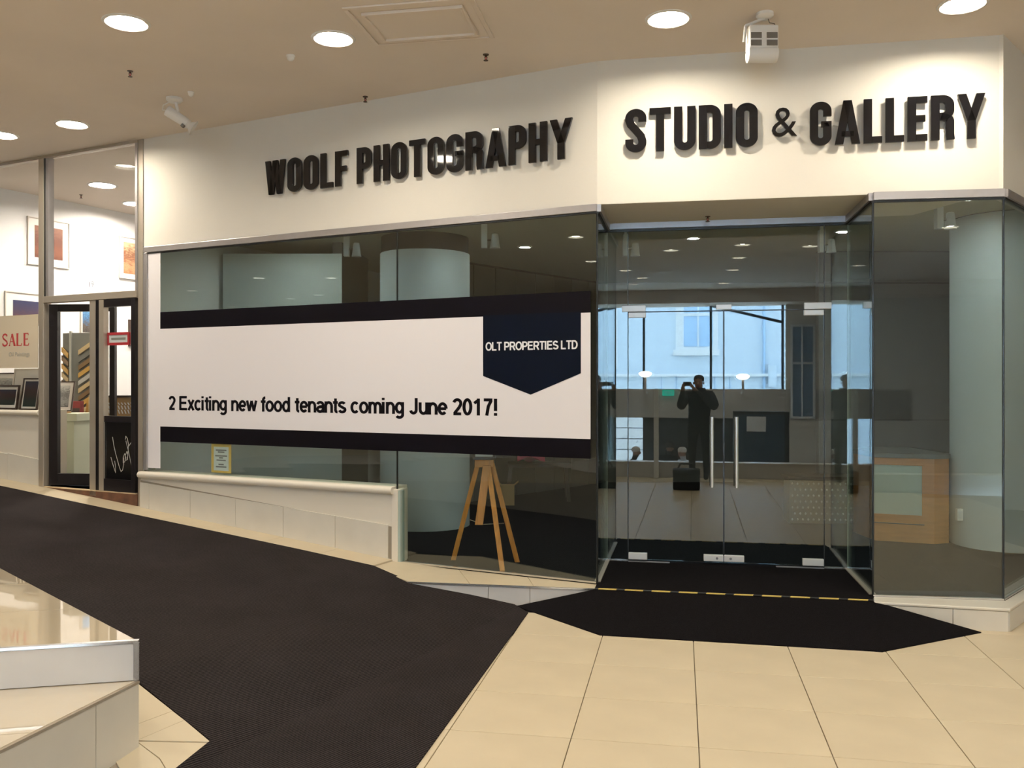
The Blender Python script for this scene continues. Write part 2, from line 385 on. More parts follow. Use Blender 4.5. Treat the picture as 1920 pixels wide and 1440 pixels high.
# ================================================================ SETTING
# ---- hall floor: slab, then tiles laid square to the entrance
fl = MB().slab([(-14, -1.6), (12, -1.6), (12, 9), (-14, 14)], -0.10, -0.012).build('floor', 'grout', kind='structure', label='cream tiled arcade floor')
TILE = 0.565
tile_o = onz(1300, 1205, 0)
def tile_pt(i, j): return (tile_o[0] + B[0] * i * TILE - NB[0] * j * TILE * 0.97, tile_o[1] + B[1] * i * TILE - NB[1] * j * TILE * 0.97)
tile_me = None
for j in range(-13, 3):
    for i in range(-6, 8):
        c = [tile_pt(i, j), tile_pt(i + 1, j), tile_pt(i + 1, j + 1), tile_pt(i, j + 1)]
        cx = sum(p[0] for p in c) / 4; cy_ = sum(p[1] for p in c) / 4
        if cx < 0.112 + (cy_ - 6.326) * 0.201 - 0.75: continue
        if cy_ > 6.35 or cy_ < -1.3 or cx > 5.6: continue
        if tile_me is None:
            g = 0.0022
            mb = MB().box(Fr((0, 0), B, (-NB[0], -NB[1])), g, TILE - g, g, TILE * 0.97 - g, -0.012, 0.0)
            t0 = mb.build('tile', 'tile_cream', loc=(0, 0, 0), bevel=0.0015, segs=1); tile_me = t0
        else:
            t0 = tile_me.copy(); COL.objects.link(t0)
        t0.parent = fl; t0.location = Vector((c[0][0], c[0][1], 0)) - ORG[fl.name]
MB().slab([(-36, -7), (-9, -7), (-9, -1.6), (-3.0, -1.6), (-3.0, 2.0), (-7.5, 4.6), (-14, 8), (-36, 26)], -0.012, 0.0).build('tile_field', 'tile_cream', fl)
MB().slab([(5.7, -1.6), (12, -1.6), (12, 8), (5.7, 8)], -0.012, 0.0).build('tile_field', 'tile_cream', fl)
# tiles of the flared wedge between the steps and the ramp carpet
KX = (-1.605, 3.88)
for poly in ([(257, 1280), (324, 1333), (257, 1358)], [(257, 1358), (324, 1333), (346, 1350), (257, 1388)], [(257, 1388), (346, 1350), (395, 1391)],
             [(257, 1390), (395, 1393), (335, 1440), (318, 1452), (300, 1422)], [(257, 1391), (299, 1423), (317, 1453), (260, 1500), (215, 1425)]):
    P = [onramp(x, y, 0.004) for x, y in poly]; c = Vector((0, 0, 0))
    for p in P: c += Vector(p)
    c /= len(P); P = [tuple(c + (Vector(p) - c) * 0.988) for p in P]
    MB().prism([(p[0], p[1], p[2] - 0.03) for p in P], P).build('tile', 'tile_cream', fl)
P = [onramp(x, y, -0.002) for x, y in ((225, 1290), (262, 1280), (400, 1392), (335, 1444), (250, 1500), (200, 1440))]
MB().prism([(p[0], p[1], p[2] - 0.06) for p in P], P).build('screed', 'grout', fl)

MB().slab([(-37, -7.0), (-9, -7.0), (-9, -1.6), (13, -1.6), (13, 17), (-37, 30)], -0.3, -0.11).build('floor_slab', 'slab', kind='structure', label='unseen slab added under the arcade to block the sky')  # unseen, added to stop sky light leaking in from below
# ---- ceiling
# (the hall ceiling itself is cut around the recessed downlights further down)
HOLES = []
LAMP_R, CAN_R, CAN_H = 0.112, 0.120, 0.036
def hall_ceiling():
    from mathutils.geometry import tessellate_polygon
    k = 16.8; o = (IL[0] + ND[0] * k, IL[1] + ND[1] * k)
    outer = [(o[0] - DD[0] * 36, o[1] - DD[1] * 36), (o[0] + DD[0] * 12, o[1] + DD[1] * 12), (14, 16), (-16, 18), (-36.2, 28)]
    loops = [outer] + [[(c[0] + r * math.cos(-2 * math.pi * i / 24), c[1] + r * math.sin(-2 * math.pi * i / 24)) for i in range(24)] for c, r in HOLES]
    flat = [p for l in loops for p in l]
    tris = tessellate_polygon([[Vector((x, y, 0)) for x, y in l] for l in loops])
    m = MB().add([(x, y, ZC) for x, y in flat], [t for t in tris])
    m.slab(outer, ZC + 0.12, ZC + 0.3)
    ob = m.build('ceiling', 'ceiling_paint', loc=(0, 0, ZC), kind='structure', label='plain warm white plaster ceiling of the arcade', normals=False)

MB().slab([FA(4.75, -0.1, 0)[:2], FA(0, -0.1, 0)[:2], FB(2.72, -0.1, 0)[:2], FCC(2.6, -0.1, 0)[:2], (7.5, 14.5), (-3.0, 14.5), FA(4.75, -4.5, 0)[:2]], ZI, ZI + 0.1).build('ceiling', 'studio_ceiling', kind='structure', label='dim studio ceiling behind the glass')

# ---- fascia walls
zt = ZC
wl = MB().box(FA, 0.0, 4.66, -0.14, 0, ZW, zt).build('wall_left', 'plaster', kind='structure', label='angled cream fascia wall above the long window')
wr = MB().vpoly(FB, [(0, ZW), (2.735, ZW), (2.735, zt), (0, zt)], -0.14, 0).build('wall_right', 'plaster', kind='structure', label='cream fascia wall above the glass entrance')
wfr = MB().box(FCC, 0.0, 4.0, -0.14, 0.0, ZW, zt).build('wall_far_right', 'plaster', kind='structure', label='cream fascia wall turning away at the far right')
# fascia between glass recess and ceiling: soffit over the recess
sf = [FB(0.0, -0.001, 0)[:2], FB(2.73, -0.001, 0)[:2], (3.1, 7.02), (0.8, 7.56)]
MB().slab(sf, ZW - 0.003, ZW + 0.09).build('soffit', 'plaster', wr)
# header above the inner door line
MB().box(FD, 0.0, 1.89, -0.05, 0.05, ZH + 0.005, ZW).build('door_header', 'aluminium', wr)
# pier left of the long window
MB().box(FA, 4.655, 4.72, -0.14, 0.01, 0.40, ZC).build('trim_1', 'alu_warm', kind='structure', label='slim metal post between the two shops')

# ---- window_1: the long angled window with the banner
w1 = empty_struct('window_1', FA(2.3, 0, 0.75))
s_l, s_m = 4.64, sA(745)
MB().box(FA, s_l, 0.0, -0.05, 0.022, ZH, ZW).build('head_frame', 'aluminium', w1, bevel=0.004)
MB().box(FA, s_l - 0.0, s_l - 0.05, -0.05, 0.022, 0.78, ZH).build('jamb_frame', 'aluminium', w1, bevel=0.004)
MB().box(FA, s_l, 0.0, -0.012, 0.012, ZH - 0.012, ZH).build('channel', 'dark_channel', w1)
MB().box(FA, s_l - 0.05, s_m + 0.004, -0.006, 0.006, 0.765, ZH - 0.012).build('pane', 'glass', w1)
MB().box(FA, s_m - 0.004, 0.006, -0.006, 0.006, 0.155, ZH - 0.012).build('pane', 'glass', w1)
MB().box(FA, s_m + 0.004, s_m - 0.004, -0.0065, 0.0065, 0.155, ZH - 0.012).build('silicone_joint', 'black_joint', w1)
MB().box(FA, s_m, 0.004, -0.012, 0.012, 0.15, 0.163).build('floor_channel', 'brushed_steel', w1)
# ---- recess side panes, right front pane, far right pane
def pane_line(n, a, b, joints=True):
    d = nrm((b[0] - a[0], b[1] - a[1])); L = math.hypot(b[0] - a[0], b[1] - a[1]); nn = (d[1], -d[0]); fr = Fr(a, d, nn)
    w = empty_struct('window_%d' % n, (a[0], a[1], ZS))
    MB().box(fr, 0.006, L - 0.006, -0.006, 0.006, ZS + 0.008, ZH).build('pane', 'glass', w)
    return w, fr, L
w2, f2, L2 = pane_line(2, GL, IL)
w3, f3, L3 = pane_line(3, GR, IR)
w4, f4, L4 = pane_line(4, GR, GC)
GE = (GC[0] + CDIR[0] * 2.4, GC[1] + CDIR[1] * 2.4)
w5, f5, L5 = pane_line(5, GC, GE)
for w, f, L in ((w2, f2, L2), (w3, f3, L3)):
    MB().box(f, 0, L, -0.028, 0.028, ZH, ZW - 0.002).build('head_frame', 'aluminium', w)
    MB().box(f, 0, L, -0.013, 0.013, ZH - 0.014, ZH).build('channel', 'dark_channel', w)
    MB().box(f, 0.02, L - 0.02, -0.022, 0.022, ZS, ZS + 0.012).build('floor_channel', 'alu_warm', w)
for w, f, L in ((w4, f4, L4), (w5, f5, L5)):
    MB().box(f, 0, L, -0.04, 0.03, ZH, ZW - 0.002).build('head_frame', 'aluminium', w)
    MB().box(f, 0, L, -0.013, 0.013, ZH - 0.014, ZH).build('channel', 'dark_channel', w)
    MB().box(f, 0, L, -0.012, 0.012, ZS, ZS + 0.01).build('floor_channel', 'brushed_steel', w)
for w, p in ((w2, GL), (w3, GR), (w5, GC)):
    MB().cyl((p[0], p[1], ZS), (p[0], p[1], ZH), 0.0075, n=8).build('silicone_joint', 'black_joint', w)
for w, p in ((w2, IL), (w3, IR)):
    MB().cyl((p[0], p[1], ZS), (p[0], p[1], ZH), 0.006, n=8).build('silicone_joint', 'panel_green', w)

# ---- glass entrance in the recess: surround and two leaves
def xD(px): return colp(px, IL, DD)[0]
def zD(px, py): return EYE + (720 - py) / FPX * colp(px, IL, DD)[1]
xl, xm, xr, xe = xD(1178), xD(1357), xD(1545), math.hypot(IR[0] - IL[0], IR[1] - IL[1])
zd = 2.185
w6 = empty_struct('window_6', FD(0.9, 0, ZS))
MB().box(FD, 0.006, xl - 0.003, -0.006, 0.006, ZS + 0.01, ZH).build('pane', 'glass', w6, label='narrow glass sidelight left of the doors')
MB().box(FD, xr + 0.003, xe - 0.006, -0.006, 0.006, ZS + 0.01, ZH).build('pane', 'glass', w6, label='narrow glass sidelight right of the doors')
MB().box(FD, xl - 0.001, xr + 0.001, -0.006, 0.006, zd + 0.004, ZH).build('pane', 'glass', w6, label='wide glass transom above the doors')
for x in (xl - 0.002, xr + 0.002): MB().box(FD, x - 0.003, x + 0.003, -0.0065, 0.0065, ZS, ZH).build('glass_edge', 'black_joint', w6)
MB().box(FD, xl, xr, -0.0065, 0.0065, zd - 0.002, zd + 0.006).build('glass_edge', 'black_joint', w6)
MB().box(FD, 0, xe, -0.014, 0.014, ZH - 0.012, ZH + 0.006).build('channel', 'dark_channel', w6)
for a, b in ((0, xl), (xr, xe)): MB().box(FD, a, b, -0.012, 0.012, ZS, ZS + 0.016).build('floor_channel', 'brushed_steel', w6)
zt0, zt1 = zd - 0.045, zd + 0.055
MB().box(FD, xl - 0.05, xl + 0.14, -0.016, 0.018, zd + 0.004, zt1).build('patch_fitting', 'patch_steel', w6, bevel=0.003)
MB().box(FD, xr - 0.15, xr + 0.055, -0.016, 0.018, zd + 0.004, zt1).build('patch_fitting', 'patch_steel', w6, bevel=0.003)
MB().box(FD, xm - 0.06, xm + 0.06, -0.012, 0.014, zd + 0.012, zd + 0.05).build('patch_fitting', 'patch_steel', w6, bevel=0.002)
for n, (a, b, hx) in enumerate(((xl + 0.003, xm - 0.003, xm - 0.095), (xm + 0.003, xr - 0.003, xm + 0.095))):
    d = empty_struct('door_%d' % (n + 1), FD((a + b) / 2, 0, ZS))
    MB().box(FD, a, b, -0.006, 0.006, ZS + 0.02, zd - 0.003).build('pane', 'glass', d)
    e = b if n == 0 else a
    MB().box(FD, e - 0.003, e + 0.003, -0.0068, 0.0068, ZS + 0.02, zd - 0.003).build('glass_edge', 'black_joint', d)
    hz = a if n == 0 else b
    MB().box(FD, min(hz, hz + (0.14 if n == 0 else -0.15)), max(hz, hz + (0.14 if n == 0 else -0.15)), -0.016, 0.018, zt0, zd - 0.003).build('patch_fitting', 'patch_steel', d, bevel=0.003)
    MB().box(FD, min(hz, hz + (0.15 if n == 0 else -0.16)), max(hz, hz + (0.15 if n == 0 else -0.16)), -0.018, 0.02, ZS + 0.022, ZS + 0.075).build('floor_patch', 'patch_steel', d, bevel=0.003)
    MB().box(FD, min(e, e + (-0.155 if n == 0 else 0.155)), max(e, e + (-0.155 if n == 0 else 0.155)), -0.018, 0.02, ZS + 0.03, ZS + 0.08).build('lock_patch', 'patch_steel', d, bevel=0.003)
    lk = e + (-0.05 if n == 0 else 0.05)
    MB().cyl(FD(lk, 0.02, ZS + 0.055), FD(lk, 0.024, ZS + 0.055), 0.010, n=12).build('lock_cylinder', 'ink_grey', d)
    z0, z1 = zD(1340, 912), zD(1340, 781)
    h = MB().cyl(FD(hx, 0.075, z0), FD(hx, 0.075, z1), 0.016, n=14).build('handle', 'brushed_steel', d, smooth=True)
    for z in (z0 + 0.09, z1 - 0.09): MB().cyl(FD(hx, -0.03, z), FD(hx, 0.075, z), 0.008, n=10).build('handle_post', 'dark_channel', h)
    MB().cyl(FD(hx, -0.06, z0), FD(hx, -0.06, z1), 0.016, n=14).build('handle', 'dark_channel', d, smooth=True)
    # pivot plate let into the mat
    MB().box(FD, min(hz, hz + (0.33 if n == 0 else -0.36)), max(hz, hz + (0.33 if n == 0 else -0.36)), -0.02, 0.03, ZS + 0.002, ZS + 0.006).build('pivot_plate', 'ink_grey', d)

# ---- studio floor (dark carpet), sills and risers
flo = MB().slab([FA(4.7, 0, 0)[:2], FA(0, 0, 0)[:2], FB(0.02, 0, 0)[:2], GR, GC, FCC(2.6, 0, 0)[:2], (7.5, 14.5), (-3.0, 14.5), FA(4.7, -4.5, 0)[:2]], -0.02, ZS).build('floor', 'carpet_shop', kind='structure', label='black carpeted studio floor behind the glass')
# left sill with tiles on top and riser tiles
Sf = [onz(765, 1090, 0.142), onz(1115, 1103, 0.142)]
sill_poly = [FA(s_m + 0.02, 0.004, 0)[:2], FA(0.0, 0.004, 0)[:2], (Sf[1][0] + 0.01, Sf[1][1]), Sf[1][:2], Sf[0][:2]]
sill = MB().slab(sill_poly, -0.01, 0.13).build('trim_2', 'slab', kind='structure', label='level tiled sill in front of the easel window')
fs = Fr(Sf[0][:2], nrm((Sf[1][0] - Sf[0][0], Sf[1][1] - Sf[0][1])), (0, -1)); LS = math.hypot(Sf[1][0] - Sf[0][0], Sf[1][1] - Sf[0][1])
fs.ny = (fs.ax[1], -fs.ax[0])
def ksill(px): return colp(px, Sf[0][:2], fs.ax)[0]
cuts = [0.0, ksill(916), ksill(994), LS]
for a, b in zip(cuts, cuts[1:]):
    MB().box(fs, a + 0.002, b - 0.002, -0.002, 0.010, 0.0, 0.128).build('riser_tile', 'tile_white', sill)
top_c = [0.0, 0.47, 0.94, LS]
wallpts = [FA(s_m + 0.02, 0.004, 0)[:2], FA(0.0, 0.004, 0)[:2]]
for a, b in zip(top_c, top_c[1:]):
    q = [fs(a + 0.0015, 0.01, 0)[:2], fs(b - 0.0015, 0.01, 0)[:2]]
    l = lambda t: (wallpts[0][0] + (wallpts[1][0] - wallpts[0][0]) * t, wallpts[0][1] + (wallpts[1][1] - wallpts[0][1]) * t)
    q += [l(b / LS - 0.0015), l(a / LS + 0.0015)]
    MB().slab(q, 0.13, 0.142).build('tile', 'tile_cream', sill)
MB().box(fs, 0, LS, 0.010, 0.016, 0.130, 0.143).build('nosing', 'brushed_steel', sill)
# right sill
R0, R1 = onz(1637, 1127, 0.15), onz(1890, 1184, 0.0)
R2 = (R1[0] + CDIR[0] * 2.2, R1[1] + CDIR[1] * 2.2)
sr = MB().slab([R0[:2], R1[:2], R2, FCC(2.4, 0, 0)[:2], GC, GR], -0.01, 0.135).build('trim_3', 'slab', kind='structure', label='pale stone kerb under the right glass')
fr_ = Fr(R0[:2], nrm((R1[0] - R0[0], R1[1] - R0[1])), (0, 0)); fr_.ny = (fr_.ax[1], -fr_.ax[0]); LR = math.hypot(R1[0] - R0[0], R1[1] - R0[1])
kj = colp(1786, R0[:2], fr_.ax)[0]
for a, b in ((0, kj), (kj, LR)): MB().box(fr_, a + 0.002, b - 0.002, -0.002, 0.012, 0.0, 0.128).build('riser_tile', 'tile_pale', sr)
fc_ = Fr(R1[:2], CDIR, NC)
for a, b in ((0, 0.55), (0.55, 1.1), (1.1, 1.65), (1.65, 2.2)): MB().box(fc_, a + 0.002, b - 0.002, -0.002, 0.012, 0.0, 0.128).build('riser_tile', 'tile_pale', sr)
MB().slab([(R0[0], R0[1] - 0.015), (R1[0] + 0.005, R1[1] - 0.018), (R2[0] + 0.015, R2[1] - 0.015), FCC(2.4, 0.012, 0)[:2], FCC(0, 0.012, 0)[:2], (GC[0], GC[1] - 0.012), (GR[0], GR[1] - 0.012)], 0.13, 0.15).build('capping', 'tile_pale', sr, bevel=0.006)

# ---- low wall under the long window, sloping base tiles and rounded ledge
lw_ = MB().vpoly(FA, [(s_m + 0.005, 0.10), (4.66, 0.36), (4.66, 0.74), (s_m + 0.005, 0.74)], -0.16, 0.03).build('wall_low', 'low_wall_paint', kind='structure', label='low cream wall under the long window')
prof = [(-0.16, 0.725), (0.05, 0.725)] + [(0.05 + 0.028 * math.sin(a), 0.755 - 0.030 * math.cos(a)) for a in [math.pi * i / 8 for i in range(1, 8)]] + [(0.05, 0.785), (-0.16, 0.785)]
MB().prism([FA(s_m + 0.012, y, z - 0.02) for y, z in prof], [FA(4.66, y, z - 0.02) for y, z in prof]).build('ledge', 'low_wall_paint', lw_, smooth=True)
MB().box(FA, s_m - 0.028, s_m + 0.03, -0.1, 0.04, 0.15, 0.745).build('end_post', 'low_wall_paint', lw_, bevel=0.004)
MB().box(FA, s_m - 0.05, s_m - 0.028, -0.03, 0.03, 0.15, 0.735).build('end_channel', 'panel_green', lw_)
def zramp_s(s): return ramp(FA(s, 0, 0))
MB().vpoly(FA, [(s_m + 0.03, zramp_s(s_m) - 0.02), (4.655, zramp_s(4.655) - 0.02), (4.655, 0.68), (s_m + 0.03, zramp_s(s_m) + 0.27)], 0.03, 0.034).build('grout_bed', 'grout', lw_)
jt = [sA(733), sA(634), sA(537), sA(448), sA(363), sA(286), 4.66]
for a, b in zip(jt, jt[1:]):
    a += 0.002; b -= 0.002
    hh_ = lambda s: 0.278 - 0.012 * (s - s_m)
    MB().vpoly(FA, [(a, zramp_s(a) - 0.02), (b, zramp_s(b) - 0.02), (b, min(0.70, zramp_s(b) + hh_(b))), (a, zramp_s(a) + hh_(a))], 0.03, 0.042).build('base_tile', 'tile_pale', lw_)
# border tiles between the low wall and the carpet, all the way up the ramp
edge_px = [(700, 1062), (560, 1031), (400, 997), (262, 968), (130, 940), (0, 912), (-140, 881), (-300, 846)]
E = [onramp(x, y) for x, y in edge_px]
bd = MB()
Eo = [Sf[0]] + E
def s_of(p): return (p[0] - GL[0]) * A[0] + (p[1] - GL[1]) * A[1]
def d_of(p): return (p[0] - GL[0]) * NA[0] + (p[1] - GL[1]) * NA[1]
prof_e = sorted([(s_of(p), d_of(p)) for p in Eo])
def dedge(s):
    if s <= prof_e[0][0]: return prof_e[0][1]
    for (a, da), (b, db) in zip(prof_e, prof_e[1:]):
        if s <= b: return da + (db - da) * (s - a) / (b - a)
    return prof_e[-1][1]
strip = MB().prism([FA(s, d, zramp_s(s) - 0.12) for s, d in ((1.26, 0.0), (9.2, 0.0), (9.2, 0.2), (1.26, 0.2))], [FA(s, d, zramp_s(s) - 0.02) for s, d in ((1.26, 0.0), (9.2, 0.0), (9.2, 0.2), (1.26, 0.2))]).build('floor_border', 'slab', kind='structure', label='cream tiled strip edging the ramp')
ss = [s_of(Sf[0]), s_m + 0.02, 2.3, 2.9, 3.5, 4.1, 4.7, 5.3, 5.9, 6.5, 7.1, 7.7, 8.3, 8.9]
for a, b in zip(ss, ss[1:]):
    a += 0.0015; b -= 0.0015
    top = [FA(s, d, zramp_s(s) + 0.003) for s, d in ((a, 0.0), (b, 0.0), (b, dedge(b)), (a, dedge(a)))]
    if a < s_m: top = [(p[0], p[1], 0.142 + (0.02 if i in (1, 2) else 0)) for i, p in enumerate(top)]
    MB().prism([(p[0], p[1], p[2] - 0.03) for p in top], top).build('tile', 'tile_cream', strip)

# ---- ramp carpet
def carpet():
    px = [(990, 1150), (975, 1141), (965, 1135), (865, 1113), (765, 1090), (700, 1062), (560, 1031), (400, 997), (262, 968), (130, 940), (0, 912), (-140, 881), (-300, 846)]
    P = [onramp(x, y) for x, y in px]
    P += [(-8.6, 9.9, 0), (-5.72, 8.28, 0), (-2.98, 5.40, 0), onramp(235, 1268), onramp(257, 1280), onramp(395, 1391), onramp(330, 1443)]
    q = onz(780, 1440, 0); e = (q[0] - (0.112 - q[0]) * 0.9, q[1] - (6.326 - q[1]) * 0.9, 0)
    P += [(P[-1][0] - 0.45, e[1], 0), e]
    bm = bmesh.new(); vs_ = [bm.verts.new((p[0], p[1], 0)) for p in P]; bm.faces.new(vs_)
    for t in (0.45, 0.86, 1.28, 1.745, 3.2, 4.68, 6.1, 7.6):
        bmesh.ops.bisect_plane(bm, geom=bm.verts[:] + bm.edges[:] + bm.faces[:], plane_co=FA(t, 0, 0), plane_no=(A[0], A[1], 0))
    bmesh.ops.triangulate(bm, faces=bm.faces[:])
    for v in bm.verts: v.co.z = ramp(v.co) + 0.008
    ret = bmesh.ops.extrude_face_region(bm, geom=bm.faces[:])
    for v in [g for g in ret['geom'] if isinstance(g, bmesh.types.BMVert)]: v.co.z -= 0.03
    bmesh.ops.recalc_face_normals(bm, faces=bm.faces[:])
    loc = Vector((-2.0, 5.5, 0.0))
    for v in bm.verts: v.co -= loc
    me = bpy.data.meshes.new('ramp_carpet'); bm.to_mesh(me); bm.free(); me.materials.append(MATS['carpet_ramp'])
    o = bpy.data.objects.new('ramp_carpet', me); COL.objects.link(o); o.location = loc
    tag(o, 'dark charcoal ribbed carpet climbing the ramp past the long window', 'carpet')
carpet()

# ---- black entrance mat sloping from the doorway, with hazard tape on the step edge
ta, tb = onz(1115, 1105, 0.15), onz(1637, 1127, 0.15)
m0, m1, m2, m3 = onz(968, 1136, 0.006), onz(1125, 1190, 0.006), onz(1655, 1221, 0.006), onz(1840, 1185, 0.006)
vs_ = [ta, tb, m0, m1, m2, m3]
low = [(v[0], v[1], min(v[2] - 0.012, 0.0) if i > 1 else -0.005) for i, v in enumerate(vs_)]
MB().add([(*v[:2], v[2]) for v in vs_] + low, [(0, 2, 3), (0, 3, 4, 1), (1, 4, 5), (6, 9, 8), (6, 7, 10, 9), (7, 11, 10), (0, 6, 8, 2), (2, 8, 9, 3), (3, 9, 10, 4), (4, 10, 11, 5), (5, 11, 7, 1), (1, 7, 6, 0)]).build(
    'entrance_mat', 'mat_black', label='black entrance mat sloping down onto the cream tiles', cat='mat')
MB().slab([ta[:2], tb[:2], GR, IR, IL, GL], 0.10, ZS + 0.004).build('doorway_mat', 'mat_black', label='black mat filling the recess before the glass doors', cat='mat')
td = nrm((tb[0] - ta[0], tb[1] - ta[1])); tf = Fr(ta[:2], td, (td[1], -td[0]))
TL = math.hypot(tb[0] - ta[0], tb[1] - ta[1])
MB().box(tf, 0.0, TL, -0.008, 0.008, ZS + 0.001, ZS + 0.009).build('hazard_tape', 'hazard', bevel=0.002, label='yellow and black hazard tape along the mat edge', cat='tape')

# ---- steps at lower left
zs1, zs2 = 0.333, 0.504
la = onz(0, 1215, zs2); rd = nrm((la[0] - KX[0], la[1] - KX[1])); lb = onz(0, 1403, zs1); ld = nrm((lb[0] - KX[0], lb[1] - KX[1])); le = onz(0, 1065, zs2)
ed_ = nrm((le[0] - KX[0], le[1] - KX[1]))
far = (KX[0] + ed_[0] * 6.0, KX[1] + ed_[1] * 6.0)
up = MB().slab([KX, far, (far[0] - 2.2, far[1] - 2.2), (KX[0] + rd[0] * 5, KX[1] + rd[1] * 5)], 0.0, zs2 - 0.014).build('upper_step', 'slab', label='polished cream tiled landing with a metal nosing', cat='step')
fe = Fr(KX, ed_, (ed_[1], -ed_[0])); fu = Fr(KX, rd, (-rd[1], rd[0]))
if fu.ny[1] > 0: fu.ny = (-fu.ny[0], -fu.ny[1])
# landing tiles: cells along the diagonal edge
lx = lambda i, j: (KX[0] + ed_[0] * i + rd[0] * j, KX[1] + ed_[1] * i + rd[1] * j)
for i in range(8):
    for j in range(6):
        a = [lx(i * 0.75 + 0.002, j * 0.75 + 0.002), lx(i * 0.75 + 0.748, j * 0.75 + 0.002), lx(i * 0.75 + 0.748, j * 0.75 + 0.748), lx(i * 0.75 + 0.002, j * 0.75 + 0.748)]
        if a[2][0] < -6.5: continue
        MB().slab(a, zs2 - 0.014, zs2).build('tile', 'tile_polished', up)
for a in (0.0, 0.75, 1.5, 2.25): MB().box(fu, a + 0.002, a + 0.748, 0, 0.01, zs1 + 0.003, zs2 - 0.012).build('riser_tile', 'tile_white', up)
MB().box(fu, -0.008, 4.0, -0.012, 0.014, zs2 - 0.010, zs2 + 0.002).build('nosing', 'brushed_steel', up)
MB().box(fu, -0.010, 0.012, -0.004, 0.013, zs1 + 0.002, zs2 - 0.010).build('corner_trim', 'brushed_steel', up)
lo_ = MB().slab([KX, (KX[0] + rd[0] * 4, KX[1] + rd[1] * 4), (KX[0] + ld[0] * 2.6 + rd[0] * 4, KX[1] + ld[1] * 2.6 + rd[1] * 4), (KX[0] + ld[0] * 2.6, KX[1] + ld[1] * 2.6)], -0.02, zs1 - 0.014).build('lower_step', 'slab', label='lower tiled step with a pale tiled side', cat='step')
f_l = Fr(KX, ld, (-ld[1], ld[0]))
if f_l.ny[0] < 0: f_l.ny = (-f_l.ny[0], -f_l.ny[1])
ly = lambda i, j: (KX[0] + ld[0] * i + rd[0] * j, KX[1] + ld[1] * i + rd[1] * j)
for i in range(4):
    for j in range(4):
        a = [ly(i * 0.6 + 0.002, j * 0.6 + 0.002), ly(i * 0.6 + 0.598, j * 0.6 + 0.002), ly(i * 0.6 + 0.598, j * 0.6 + 0.598), ly(i * 0.6 + 0.002, j * 0.6 + 0.598)]
        MB().slab(a, zs1 - 0.014, zs1).build('tile', 'tile_polished', lo_)
for a, b in ((0, 0.27), (0.27, 0.87), (0.87, 1.47), (1.47, 2.07)): MB().box(f_l, a + 0.0015, b - 0.0015, 0, 0.01, 0.0, zs1 - 0.012).build('riser_tile', 'tile_pale', lo_)
MB().box(f_l, 0.0, 2.4, -0.006, 0.013, zs1 - 0.013, zs1 - 0.002).build('nosing', 'grout', lo_)

